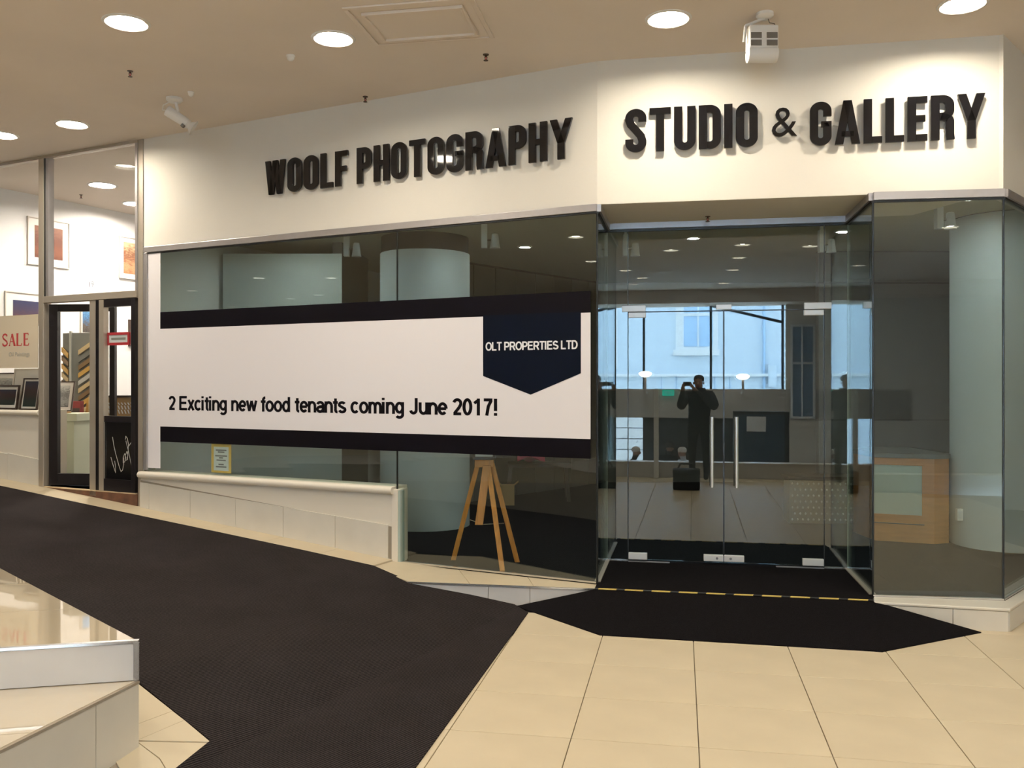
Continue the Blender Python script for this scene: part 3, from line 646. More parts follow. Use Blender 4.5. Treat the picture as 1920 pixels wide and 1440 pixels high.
# ================================================================ SIGNS ON THE FASCIA
def arc(cx, cz, rx, rz, a0, a1, n=10): return [(cx + rx * math.cos(math.radians(a0 + (a1 - a0) * i / n)), cz + rz * math.sin(math.radians(a0 + (a1 - a0) * i / n))) for i in range(n + 1)]
def letter(ch, W, put, d0, d1, w=0.165, hw=0.15):
    """condensed heavy capital, width W, height 1; put(x, z, d) with x, z in letter units"""
    m = MB(); h = w / 2; r = min(W / 2 - h, 0.14)
    def rect(x0, z0, x1, z1): m.prism([put(x, z, d0) for x, z in ((x0, z0), (x1, z0), (x1, z1), (x0, z1))], [put(x, z, d1) for x, z in ((x0, z0), (x1, z0), (x1, z1), (x0, z1))])
    def para(xb, zb, xt, zt, ww): 
        q = [(xb, zb), (xb + ww, zb), (xt + ww, zt), (xt, zt)]; m.prism([put(x, z, d0) for x, z in q], [put(x, z, d1) for x, z in q])
    R = W - h
    if ch == 'O':
        p = arc(R - r, 1 - h - r, r, r, 0, 90) + arc(h + r, 1 - h - r, r, r, 90, 180) + arc(h + r, h + r, r, r, 180, 270) + arc(R - r, h + r, r, r, 270, 360)
        m.ribbon(p, w, put, d0, d1, True)
    elif ch == 'U': m.ribbon([(h, 1)] + arc(h + r, h + r, r, r, 180, 270) + arc(R - r, h + r, r, r, 270, 360) + [(R, 1)], w, put, d0, d1)
    elif ch == 'G':
        m.ribbon([(R, 0.66)] + arc(R - r, 1 - h - r, r, r, 0, 90) + arc(h + r, 1 - h - r, r, r, 90, 180) + arc(h + r, h + r, r, r, 180, 270) + arc(R - r, h + r, r, r, 270, 360) + [(R, 0.52)], w, put, d0, d1)
        rect(W * 0.52, 0.42, W, 0.55)
    elif ch == 'S':
        m.ribbon([(R, 0.70)] + arc(R - r, 1 - h - r, r, r, 0, 90) + arc(h + r, 1 - h - r, r, r, 90, 180) + [(h, 0.74), (h + 0.03, 0.64), (W / 2, 0.51), (R - 0.03, 0.37), (R, 0.26)] + arc(R - r, h + r, r, r, 0, -90) + arc(h + r, h + r, r, r, 270, 180) + [(h, 0.30)], w, put, d0, d1)
    elif ch == 'L': rect(0, 0, w, 1); rect(w, 0, W, hw)
    elif ch == 'F': rect(0, 0, w, 1); rect(w, 1 - hw, W, 1); rect(w, 0.42, W * 0.9, 0.42 + hw)
    elif ch == 'E': rect(0, 0, w, 1); rect(w, 1 - hw, W, 1); rect(w, 0.43, W * 0.9, 0.43 + hw); rect(w, 0, W, hw)
    elif ch == 'H': rect(0, 0, w, 1); rect(W - w, 0, W, 1); rect(w, 0.43, W - w, 0.43 + hw)
    elif ch == 'I': rect(0, 0, w, 1)
    elif ch == 'T': rect(W / 2 - h, 0, W / 2 + h, 1 - hw); rect(0, 1 - hw, W, 1)
    elif ch == 'D':
        rect(0, 0, w, 1); m.ribbon([(w, 1 - h)] + arc(R - r, 1 - h - r, r, r, 90, 0) + arc(R - r, h + r, r, r, 0, -90) + [(w, h)], w, put, d0, d1)
    elif ch in 'PR':
        zb = 0.40 + h if ch == 'P' else 0.44 + h
        rr = min(r, (1 - h - zb) / 2)
        rect(0, 0, w, 1); m.ribbon([(w, 1 - h)] + arc(R - rr, 1 - h - rr, rr, rr, 90, 0) + arc(R - rr, zb + rr, rr, rr, 0, -90) + [(w, zb)], w, put, d0, d1)
        if ch == 'R': m.ribbon([(R - rr - 0.03, zb)] + arc(R - 0.1, zb - 0.1 - 0.02, 0.1, 0.1, 60, 0) + [(R, 0.12), (R + 0.012, 0)], w, put, d0, d1)
    elif ch == 'A':
        c = W / 2; para(0, 0, c - w / 2, 1, w); para(W - w, 0, c - w / 2, 1, w); rect(W * 0.25, 0.17, W * 0.75, 0.30)
    elif ch == 'Y':
        c = W / 2; rect(c - h, 0, c + h, 0.42); para(c - h, 0.40, 0, 1, w); para(c - h, 0.40, W - w, 1, w)
    elif ch == 'W':
        q = W / 4 * 0.93; ww = w * 0.93; a, b, c = 0, W / 2 - ww / 2, W - ww
        para(q - ww * 0.25, 0, a, 1, ww); para(q - ww * 0.25, 0, b, 1, ww); para(W - q - ww * 0.75, 0, b, 1, ww); para(W - q - ww * 0.75, 0, c, 1, ww)
    return m
LW = dict(W=0.62, O=0.43, L=0.36, F=0.36, P=0.42, H=0.43, T=0.43, G=0.43, R=0.44, A=0.50, Y=0.52, S=0.43, U=0.43, D=0.44, I=0.165, E=0.38)
GAPL = 0.065
def word(parent, txt, X0, X1, z0, z1, put):
    tot = sum(LW[c] for c in txt) + GAPL * (len(txt) - 1); k = (X1 - X0) / tot; x = 0; H = z1 - z0
    for c in txt:
        o = letter(c, LW[c], lambda a, b, d, x=x: put(X0 + (x + a) * k, z0 + b * H, d), 0.022, 0.042).build('letter', 'letter_black', parent, bevel=0.0012, segs=1)
        x += LW[c] + GAPL
sg = thing('sign_lettering', FA(1.65, 0, 3.26), 'raised glossy black two-word lettering on the angled left fascia', 'sign')
putA = lambda x, z, d: FA(4.0 - x, d, z)
SX = lambda px: 4.0 - sA(px)
word(sg, 'WOOLF', SX(503), SX(657), 3.258, 3.553, putA)
word(sg, 'PHOTOGRAPHY', SX(674), SX(1077), 3.258, 3.556, putA)
sg2 = thing('sign_lettering', FB(1.4, 0, 3.26), 'raised glossy black lettering with an ampersand above the entrance', 'sign')
putB = lambda x, z, d: FB(x, d, z)
word(sg2, 'STUDIO', uB(1173), uB(1420), 3.265, 3.575, putB)
word(sg2, 'GALLERY', uB(1517), uB(1844), 3.252, 3.555, putB)
am = text_mb('&', putB, uB(1446), uB(1493), 3.328, 3.532, 0.022, bold=-0.004, thick=0.02)
am.build('letter', 'letter_black', sg2)


# ---- plain bold sans lettering drawn with strokes (cap height 1)
def sans_glyph(c):
    """list of (path, closed) strokes and advance"""
    E = lambda cx, cz, rx, rz, a0, a1, n=18: arc(cx, cz, rx, rz, a0, a1, n)
    ring = lambda cx, cz, rx, rz: (arc(cx, cz, rx, rz, 0, 345, 23), True)
    k = 0.085
    arch = lambda x0, x1: ([(x0, 0.40)] + E((x0 + x1) / 2, 0.42, (x1 - x0) / 2, 0.25, 180, 0, 12) + [(x1, 0)], False)
    G = {
     'n': ([([(k, 0), (k, 0.74)], 0), arch(k, 0.47)], 0.555), 'm': ([([(k, 0), (k, 0.74)], 0), arch(k, 0.42), arch(0.42, 0.75)], 0.835),
     'u': ([([(0.47, 0), (0.47, 0.74)], 0), ([(k, 0.74), (k, 0.30)] + E((k + 0.47) / 2, 0.30, (0.47 - k) / 2, 0.24, 180, 360, 12), 0)], 0.555),
     'o': ([ring(0.295, 0.37, 0.215, 0.305)], 0.59), 'c': ([(E(0.285, 0.37, 0.205, 0.305, 42, 318), 0)], 0.55),
     'e': ([([(0.09, 0.37), (0.49, 0.37)], 0), (E(0.285, 0.37, 0.205, 0.305, 0, 318), 0)], 0.565),
     'a': ([(E(0.27, 0.50, 0.19, 0.175, 165, 0, 12) + [(0.46, 0)], 0), ([(0.46, 0.42), (0.30, 0.40)] + E(0.26, 0.22, 0.18, 0.155, 75, 300, 12) + [(0.46, 0.20)], 0)], 0.555),
     'd': ([ring(0.275, 0.37, 0.195, 0.305), ([(0.47, 0), (0.47, 1)], 0)], 0.60),
     'g': ([ring(0.275, 0.39, 0.195, 0.285), ([(0.47, 0.74), (0.47, -0.04)] + E(0.275, -0.04, 0.195, 0.17, 0, -150, 12), 0)], 0.60),
     't': ([([(0.17, 0.93), (0.17, 0.20)] + E(0.29, 0.19, 0.12, 0.13, 180, 275, 8), 0), ([(0.0, 0.67), (0.32, 0.67)], 0)], 0.335),
     'f': ([([(0.17, 0), (0.17, 0.78)] + E(0.31, 0.78, 0.14, 0.16, 180, 85, 8), 0), ([(0.0, 0.67), (0.34, 0.67)], 0)], 0.335),
     'i': ([([(k, 0), (k, 0.74)], 0), ([(k, 0.86), (k, 1.0)], 0)], 0.25),
     's': ([(E(0.26, 0.53, 0.18, 0.145, 25, 200, 10) + [(0.14, 0.44), (0.38, 0.31)] + E(0.27, 0.21, 0.19, 0.145, 30, -165, 10), 0)], 0.53),
     'x': ([([(0.06, 0), (0.46, 0.74)], 0), ([(0.46, 0), (0.06, 0.74)], 0)], 0.53),
     'w': ([([(0.06, 0.74), (0.22, 0.02)], 0), ([(0.22, 0.02), (0.39, 0.72)], 0), ([(0.39, 0.72), (0.56, 0.02)], 0), ([(0.56, 0.02), (0.72, 0.74)], 0)], 0.78),
     'E': ([([(0.10, 0), (0.10, 1)], 0), ([(0.1, 0.925), (0.62, 0.925)], 0), ([(0.1, 0.52), (0.58, 0.52)], 0), ([(0.1, 0.075), (0.64, 0.075)], 0)], 0.69),
     'J': ([([(0.40, 1), (0.40, 0.28)] + E(0.235, 0.27, 0.165, 0.20, 0, -170, 12), 0)], 0.55),
     '2': ([(E(0.28, 0.70, 0.20, 0.225, 165, -20, 12) + [(0.38, 0.45), (0.12, 0.10)], 0), ([(0.06, 0.075), (0.50, 0.075)], 0)], 0.57),
     '0': ([ring(0.28, 0.5, 0.19, 0.43)], 0.57), '1': ([([(0.32, 0), (0.32, 1)], 0), ([(0.32, 0.90), (0.09, 0.72)], 0)], 0.57),
     '7': ([([(0.05, 0.925), (0.52, 0.925)], 0), ([(0.45, 0.88), (0.30, 0.55), (0.21, 0.0)], 0)], 0.57), '!': ([([(0.12, 0.28), (0.12, 1)], 0), ([(0.12, 0.0), (0.12, 0.16)], 0)], 0.30),
     'O': ([ring(0.40, 0.5, 0.315, 0.435)], 0.80), 'L': ([([(0.1, 0), (0.1, 1)], 0), ([(0.1, 0.075), (0.58, 0.075)], 0)], 0.62), 'T': ([([(0.32, 0), (0.32, 0.9)], 0), ([(0.02, 0.925), (0.62, 0.925)], 0)], 0.64),
     'P': ([([(0.1, 0), (0.1, 1)], 0), ([(0.1, 0.925), (0.38, 0.925)] + E(0.38, 0.675, 0.21, 0.25, 90, -90, 12) + [(0.1, 0.425)], 0)], 0.69),
     'R': ([([(0.1, 0), (0.1, 1)], 0), ([(0.1, 0.925), (0.42, 0.925)] + E(0.42, 0.69, 0.19, 0.235, 90, -90, 12) + [(0.1, 0.455)], 0), ([(0.40, 0.45), (0.64, 0.0)], 0)], 0.73),
     'I': ([([(0.1, 0), (0.1, 1)], 0)], 0.27), 'D': ([([(0.1, 0), (0.1, 1)], 0), ([(0.1, 0.925), (0.32, 0.925)] + E(0.32, 0.5, 0.30, 0.425, 90, -90, 14) + [(0.1, 0.075)], 0)], 0.73),
     'S': ([(E(0.33, 0.70, 0.24, 0.225, 25, 215, 10) + [(0.20, 0.56), (0.47, 0.45)] + E(0.34, 0.28, 0.25, 0.205, 35, -165, 10), 0)], 0.67),
     ' ': ([], 0.28)}
    return G[c]
def sans_text(body, put, x0, x1, z0, z1, d, parent, m, w=0.175, name='letter', thick=0.0008):
    tot = sum(sans_glyph(c)[1] for c in body) - 0.06; k = (x1 - x0) / tot; H = z1 - z0; x = 0.0
    for c in body:
        st, adv = sans_glyph(c)
        if st:
            g = MB(); 
            for i, (p, cl) in enumerate(st): g.ribbon(p, w, lambda a, b, dd, x=x, i=i: put(x0 + (x + a - 0.02) * k, z0 + b * H, dd + i * 0.00005), d, d + thick, bool(cl))
            g.build(name, m, parent)
        x += adv

# ================================================================ BANNER, NOTICE AND FILM ON THE LONG WINDOW
bn = thing('vinyl_banner', FA(2.2, 0.008, 1.054), 'wide white leasing banner with black bands across the long window', 'banner')
sb0, sb1 = sA(302), sA(1108)
putV = lambda x, z, d: FA(5.0 - x, d, z)
BX = lambda px: 5.0 - sA(px)
MB().box(FA, sb0, sb1, 0.0075, 0.0090, 1.198, 2.122).build('white_panel', 'vinyl_white', bn)
MB().box(FA, sb0, sb1, 0.0075, 0.0095, 2.122, 2.280).build('band', 'vinyl_black', bn)
MB().box(FA, sb0, sb1, 0.0075, 0.0095, 1.054, 1.198).build('band', 'vinyl_black', bn)
x0, x1 = sA(907), sA(1090); xm_ = sA(996)
sh = MB().vpoly(FA, [(x0, 2.13), (x1, 2.13), (x1, zA(1090, 700)), (xm_, zA(996, 740)), (x0, zA(907, 705))], 0.0088, 0.0105).build('shield', 'vinyl_navy', bn)
sans_text('OLT PROPERTIES LTD', putV, BX(912), BX(1084), zA(1000, 656), zA(1000, 640), 0.0106, sh, 'print_white', 0.175)
sans_text('2 Exciting new food tenants coming June 2017!', putV, BX(318), BX(935), 1.356, 1.487, 0.0092, bn, 'vinyl_black')
MB().box(FA, sA(273), sA(302), 0.0068, 0.0082, 0.80, ZH - 0.012).build('white_film', 'vinyl_white', label='white vinyl film strip down the left edge of the long window', cat='film')
nt_ = thing('notice', FA(sA(412), -0.01, 0.79), 'small yellow bordered paper notice inside the window below the banner', 'notice')
n0, n1 = sA(395), sA(432)
MB().box(FA, n0, n1, -0.012, -0.009, 0.79, zA(412, 831)).build('card', 'yellow_card', nt_)
MB().box(FA, n0 - 0.03, n1 + 0.03, -0.009, -0.0080, 0.81, zA(412, 838)).build('paper_sheet', 'paper', nt_)
for k, (f, l) in enumerate(((0.86, 0.8), (0.78, 0.5), (0.62, 0.9), (0.54, 0.3), (0.44, 0.7), (0.26, 0.4), (0.16, 0.8))):
    w_ = (n0 - n1 - 0.08) * l / 2; c = (n0 + n1) / 2; z = 0.81 + f * (zA(412, 838) - 0.81)
    MB().box(FA, c - w_, c + w_, -0.008, -0.0075, z - 0.006, z + 0.006).build('text_line', 'ink_grey', nt_)
# ================================================================ CEILING FITTINGS
def downlight(loc, label, group, m='lamp_on', r=None):
    t = thing('downlight', loc, label, 'light', group)
    if loc[2] > ZC - 0.01:                # recessed can in the hall ceiling
        k = 1.0 if r is None else r; a, c, h = LAMP_R * k, CAN_R * k, CAN_H
        HOLES.append((loc, c))
        MB().lathe(loc, [(c, h), (c, -0.004), (c + 0.012, -0.010), (c + 0.028, -0.005), (c + 0.030, 0.0), (c + 0.003, 0.001), (c + 0.003, h)], 28).build('trim_ring', 'can_white', t, smooth=True)
        MB().add([(loc[0]+a*math.cos(-2*math.pi*i/16), loc[1]+a*math.sin(-2*math.pi*i/16), loc[2]+h-0.012) for i in range(16)], [tuple(range(16))]).build('diffuser', m, t, normals=False)
    else:
        MB().lathe(loc, [(r - 0.004, -0.004), (r + 0.012, -0.012), (r + 0.03, -0.006), (r + 0.032, 0.0), (r - 0.004, 0.0)], 28).build('trim_ring', 'white_metal', t, smooth=True)
        MB().lathe(loc, [(r - 0.003, -0.008), (r - 0.003, -0.002)], 20).build('diffuser', m, t)
    return t
LAMPS = [((237, 42), 'second bright downlight from the left in the near ceiling row'), ((625, 72), 'bright downlight beside the ceiling hatch'), ((1253, 35), 'bright downlight left of the floodlight above the entrance'),
         ((1805, 8), 'bright downlight cut by the top edge at the right'), ((135, 233), 'downlight above the framing shop door'), ((3, 253), 'downlight at the far left edge of the ceiling')]
def rfA_z(px, py, z):                    # the same for the mirror line of the long window
    q = onz(px, py, z); k = -((q[0] - GL[0]) * NA[0] + (q[1] - GL[1]) * NA[1]); return (q[0] + 2 * k * NA[0], q[1] + 2 * k * NA[1], z)
base_lamp = None
def lamp_at(p, label, group):
    global base_lamp
    if base_lamp is None: base_lamp = downlight(p, label, group); return base_lamp
    HOLES.append((p, CAN_R)); c = copy_tree(base_lamp, p); c['label'] = label; c['group'] = group; return c
for (x, y), l in LAMPS:
    p = onz(x, y, ZC); lamp_at(p, l, 'hall ceiling downlights')
# the hall behind the doors' mirror line: helper that turns a mirrored sight line into a place in the hall
kcam = -(IL[0] * ND[0] + IL[1] * ND[1])
def rf_plane(px, py, k):
    r = ray(px, py); den = r[0] * ND[0] + r[1] * ND[1]; t = (IL[0] * ND[0] + IL[1] * ND[1] - k) / den
    q = (r[0] * t, r[1] * t, EYE + r[2] * t); return (q[0] + 2 * k * ND[0], q[1] + 2 * k * ND[1], q[2])
def rf_z(px, py, z):
    q = onz(px, py, z); k = -((q[0] - IL[0]) * ND[0] + (q[1] - IL[1]) * ND[1]); return (q[0] + 2 * k * ND[0], q[1] + 2 * k * ND[1], z)
REAR = 'downlights of the hall behind the viewpoint'
for (x, y), l in (((1393, 459), 'topmost of the four downlights mirrored in a row above the right leaf'), ((1385, 483), 'second downlight down in the mirrored row above the right leaf'), ((1374, 506), 'third downlight down in the mirrored row above the right leaf'),
                  ((1357, 531), 'lowest downlight in the mirrored row above the door joint'), ((1173, 507), 'leftmost of the three downlights mirrored above the left patch fitting'), ((1204, 521), 'rightmost of the three downlights mirrored above the left patch fitting'), ((1187, 533), 'lowest of the three downlights mirrored above the left patch fitting')):
    lamp_at(rf_z(x, y, ZC), l, REAR)
for (x, y), l in (((360, 545), 'first'), ((437, 575), 'second'), ((485, 521), 'third'), ((545, 560), 'fourth'), ((598, 553), 'fifth'), ((620, 521), 'sixth')):
    q = rfA_z(x, y, ZC); lamp_at(q, l + ' from the left of the downlights mirrored in the long window', 'downlights of the far left hall')
for p in ((-1.4, 3.4), (0.9, 3.1), (2.9, 2.9), (-3.2, 3.9), (-5.6, 5.2), (-7.2, 7.4), (-9.2, 9.6), (4.6, 4.2), (-3.0, 0.6), (-5.5, 1.6), (5.2, 0.5), (2.4, 0.4), (-7.5, -0.5), (-3.0, -3.2), (-6.0, -4.5), (6.0, -3.5), (-0.5, -1.2), (1.8, -1.6), (4.4, -2.0)):
    lamp_at((p[0], p[1], ZC), 'unseen downlight added in the hall ceiling outside the picture', 'added hall downlights out of frame')  # unseen lamps, rear ones added to brighten the ceiling and mirrored hall
# hatch / air diffuser in the ceiling
hx_ = Fr((-0.59, 5.90), B, (-NB[0], -NB[1]))
ht = thing('ceiling_hatch', (-0.59, 5.90, ZC), 'rectangular plaster framed hatch in the ceiling', 'hatch')
MB().box(hx_, -0.31, 0.31, -0.21, 0.21, ZC - 0.006, ZC).build('panel', 'ceiling_paint', ht)
for a in ((-0.42, 0.42, -0.33, -0.30), (-0.42, 0.42, 0.30, 0.33), (-0.42, -0.39, -0.30, 0.30), (0.39, 0.42, -0.30, 0.30)): MB().box(hx_, *a, ZC - 0.012, ZC).build('outer_frame', 'ceiling_paint', ht, bevel=0.003)
for a in ((-0.33, 0.33, -0.23, -0.21), (-0.33, 0.33, 0.21, 0.23), (-0.33, -0.31, -0.21, 0.21), (0.31, 0.33, -0.21, 0.21)): MB().box(hx_, *a, ZC - 0.022, ZC).build('inner_frame', 'ceiling_paint', ht, bevel=0.003)
# sprinklers
def sprinkler(p, label):
    t = thing('sprinkler', p, label, 'sprinkler', 'fire sprinklers')
    MB().lathe(p, [(0.022, 0), (0.020, -0.006), (0.008, -0.008), (0.008, -0.02)], 14).build('base', 'sprinkler', t)
    for s in (-1, 1): MB().bar((p[0] + s * 0.010, p[1], p[2] - 0.018), (p[0] + s * 0.004, p[1], p[2] - 0.042), (0.002, 0, 0), (0, 0.002, 0)).build('yoke_arm', 'sprinkler', t)
    MB().lathe(p, [(0.003, -0.018), (0.003, -0.042)], 8).build('bulb', 'red_paint', t)
    MB().lathe(p, [(0.016, -0.042), (0.017, -0.045)], 14).build('deflector', 'sprinkler', t)
sprinkler(onz(244, 133, ZC), 'brown sprinkler above the left ceiling spotlight')
sprinkler(onz(911, 102, ZC), 'brown sprinkler right of the ceiling hatch')
sprinkler(onz(685, 181, ZC), 'tiny sprinkler close to the fascia below the ceiling hatch')
sprinkler(onz(1327, 405, ZW), 'brown sprinkler under the entrance soffit')
# detectors
for (x, y), l in (((545, 104), 'small white smoke detector left of the bright downlight by the hatch'), ((358, 172), 'small white detector beside the ceiling spotlight')):
    p = onz(x, y, ZC); r = 0.027 if x > 400 else 0.022
    t = thing('smoke_detector', p, l, 'detector')
    MB().lathe(p, [(r * 1.15, 0), (r * 1.15, -0.008), (r, -0.012)], 20).build('base', 'white_metal', t, smooth=True)
    MB().lathe(p, [(r, -0.012), (r * 0.9, -0.028), (r * 0.5, -0.038), (0.002, -0.040)], 20).build('cap', 'white_metal', t, smooth=True)
# ceiling spotlight aimed at the left fascia
p = onz(327, 184, ZC); t = thing('ceiling_spotlight', p, 'white adjustable spotlight on the ceiling at the left', 'spotlight')
MB().lathe(p, [(0.065, 0), (0.065, -0.02), (0.05, -0.034), (0.02, -0.036)], 24).build('base', 'white_metal', t, smooth=True)
MB().tube([(p[0] + 0.01, p[1], p[2] - 0.03), (p[0] + 0.035, p[1] - 0.01, p[2] - 0.12)], 0.013, 10).build('stem', 'white_metal', t)
q0 = Vector((p[0] - 0.055, p[1] - 0.02, p[2] - 0.105)); q1 = Vector((p[0] + 0.10, p[1] + 0.03, p[2] - 0.205)); dv = (q1 - q0).normalized()
MB().cyl(q0, q1, 0.045, 0.04, 20).build('body', 'white_metal', t, smooth=True, bevel=0.006)
MB().cyl(q1, q1 + dv * 0.02, 0.04, 0.03, 20).build('neck', 'white_metal', t, smooth=True)
MB().cyl(q1 + dv * 0.02, q1 + dv * 0.055, 0.032, 0.068, 20).build('reflector', 'white_metal', t, smooth=True)
MB().cyl(q1 - dv * 0.045 + Vector((0, -0.03, -0.04)), q1 - dv * 0.02 + Vector((0, -0.035, -0.045)), 0.014, n=10).build('knob', 'vent_dark', t)
MB().tube([tuple(q0 + Vector((-0.0, 0, 0.0))), tuple(q0 + Vector((-0.035, 0, 0.0))), tuple(q0 + Vector((-0.03, 0, 0.04))), (p[0] - 0.02, p[1], p[2] - 0.02)], 0.004, 6).build('cable', 'white_metal', t)
# floodlight over the entrance
p = onz(1434, 25, ZC); t = thing('floodlight', p, 'white box floodlight on a ceiling arm above the entrance', 'floodlight')
MB().lathe(p, [(0.055, 0), (0.055, -0.018), (0.035, -0.035), (0.012, -0.036)], 24).build('base', 'white_metal', t, smooth=True)
c = Vector((p[0] - 0.012, p[1] + 0.02, p[2] - 0.155))
MB().tube([(p[0], p[1], p[2] - 0.03), (c.x - 0.105, c.y, c.z + 0.085), (c.x - 0.115, c.y, c.z - 0.02)], 0.009, 8).build('arm', 'white_metal', t)
fx = Fr((c.x, c.y), (1, 0), (0, -1), c.z)
MB().box(fx, -0.092, 0.092, -0.06, 0.05, -0.075, 0.075).build('housing', 'white_metal', t, bevel=0.01)
for sx in (-1, 1):
    for z0 in (-0.060, -0.012): MB().box(fx, sx * 0.05 - 0.034, sx * 0.05 + 0.034, 0.046, 0.052, z0, z0 + 0.036).build('vent', 'vent_dark', t)
MB().vpoly(Fr((c.x - 0.092, c.y), (0, -1), (1, 0), c.z), [(0.05, -0.075)] + [(0.0 + 0.055 * math.cos(a), -0.10 - 0.05 * math.sin(a)) for a in [math.pi * i / 8 for i in range(9)]] + [(-0.055, -0.075)], 0, 0.184).build('lamp_head', 'white_metal', t, smooth=True)
MB().tube([(p[0] + 0.02, p[1], p[2] - 0.03), (p[0] + 0.03, p[1], p[2] - 0.06), (p[0] + 0.06, p[1], p[2] - 0.065), (p[0] + 0.08, p[1] + 0.02, p[2] - 0.09)], 0.003, 6).build('cable', 'vent_dark', t)

# ================================================================ STUDIO INTERIOR (behind the glass)
def wallseg(name, a, b, z0, z1, m, label, th=0.1):
    d = nrm((b[0] - a[0], b[1] - a[1])); nn = (-d[1], d[0]); L = math.hypot(b[0] - a[0], b[1] - a[1])
    o = MB().box(Fr(a, d, nn), 0, L, 0, th, z0, z1).build(name, m, kind='structure', label=label); return o, Fr(a, d, nn), L
pw0 = FA(4.70, -0.15, 0)[:2]; pw1 = FA(4.70, -5.2, 0)[:2]
wallseg('wall_party', pw0, pw1, 0.0, ZC, 'shop_white', 'party wall between the two shops', 0.08)
X = lambda px, Y: (px - 960) / FPX * Y
wallseg('wall_pale', (X(418, 9.6), 9.6), (X(641, 9.6), 9.6), ZS, 2.98, 'studio_pale', 'pale wall inside the studio behind the banner')
wallseg('wall_pale_return', (X(641, 9.6), 9.6), (X(690, 10.9), 10.9), ZS, ZI, 'studio_dark', 'return of the pale studio wall, coloured dark for shade')  # shade of the recess put into the return's dark colour
wallseg('wall_recess', (X(355, 10.6), 10.6), (X(430, 10.6), 10.6), ZS, ZI, 'studio_pale', 'far end of the side passage in the studio')
MB().box(Fr((X(378, 9.5), 9.5), (1, 0), (0, 1)), -0.04, 0.04, -0.05, 0.05, ZS, ZI).build('trim_4', 'gap_black', kind='structure', label='black strip standing in for the dark corner gap by the pale studio wall')  # black strip put in for the darkness of the corner gap
bw_a, bw_b = (-0.75, 10.9), (1.35, 13.4)
bw, bf, bL = wallseg('wall_back', bw_a, bw_b, ZS, ZI, 'gap_black', 'panelled back wall of the studio')
npan = 8
for i in range(npan):
    MB().box(bf, bL * i / npan + 0.006, bL * (i + 1) / npan - 0.006, -0.02, 0.0, ZS + (0.0 if i < 9 else 0), ZI - 0.03).build('panel', 'studio_dark', bw)
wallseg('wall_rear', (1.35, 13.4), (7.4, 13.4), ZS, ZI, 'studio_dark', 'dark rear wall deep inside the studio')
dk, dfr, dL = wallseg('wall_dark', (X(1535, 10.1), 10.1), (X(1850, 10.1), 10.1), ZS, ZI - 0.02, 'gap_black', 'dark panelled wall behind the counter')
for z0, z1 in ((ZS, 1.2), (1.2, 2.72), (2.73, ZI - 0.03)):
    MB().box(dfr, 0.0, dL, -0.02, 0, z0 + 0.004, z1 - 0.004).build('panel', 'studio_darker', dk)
wallseg('wall_side', (X(1850, 10.1) , 10.1), (6.6, 8.6), ZS, ZI, 'studio_pale', 'pale side wall of the studio at the far right')
def column(c, r, label, ztop):
    t = thing('column', (c[0], c[1], ZS), label, None, kind='structure')
    MB().lathe((c[0], c[1], 0), [(r, ZS), (r, ztop)], 56).build('shaft', 'column_paint', t, smooth=True)
    MB().lathe((c[0], c[1], 0), [(r * 0.97, ztop), (r * 0.97, ZI)], 56).build('shade_band', 'gap_black', t, smooth=True)  # made-up black band, shade drawn between shaft and ceiling
column((X(797, 9.35), 9.35), 0.46, 'round pale column behind the easel', 2.93)
column((X(1886, 8.2), 8.2), 0.46, 'round pale column right of the counter', 3.09)
# twin spot fittings on the studio ceiling: a slim box and a conical can
def shop_spot(px, py, Y, label, lean=1):
    p = aty(px, py, Y); p = (p[0], p[1], ZI)
    t = thing('track_spotlight', p, label, 'spotlight', 'studio ceiling spots')
    f = Fr((p[0], p[1]), (1, 0), (0, -1), p[2])
    drop = ZI - aty(px, py, Y)[2]
    MB().box(f, -0.025, 0.025, -0.03, 0.03, -drop - 0.20, -drop).build('ballast_box', 'spot_grey', t, bevel=0.003)
    MB().box(f, -0.012, 0.012, -0.012, 0.012, -drop, 0.0).build('stem', 'spot_grey', t)
    MB().tube([f(0.02, 0, -drop - 0.13), f(0.085, 0, -drop - 0.13)], 0.008, 8).build('arm', 'vent_dark', t)
    MB().lathe(f(0.09, 0, -drop - 0.20), [(0.045, 0), (0.040, 0.02), (0.028, 0.12), (0.02, 0.125)], 20).build('can', 'spot_grey', t, smooth=True)
for a in ((908, 421, 7.6, 'grey twin spot fitting in the window right of the column'), (650, 440, 8.3, 'grey twin spot fitting near the middle of the long window'), (1173, 440, 8.4, 'grey twin spot fitting behind the left sidelight'),
          (1540, 432, 8.2, 'grey twin spot fitting behind the right door leaf'), (1760, 380, 6.9, 'grey twin spot fitting behind the right front glass')): shop_spot(*a)
for (px, Y), l in (((930, 8.3), 'right of the easel window'), ((984, 9.9), 'at the back wall'), ((560, 8.9), 'added behind the banner'), ((1300, 9.3), 'added behind the doors'), ((1580, 8.9), 'added by the dark wall'), ((1820, 7.3), 'added by the right column')):
    downlight((X(px, Y), Y, ZI), 'small studio downlight ' + l, 'studio downlights', 'lamp_studio', 0.05)  # several added without a seen source, to brighten the dark studio
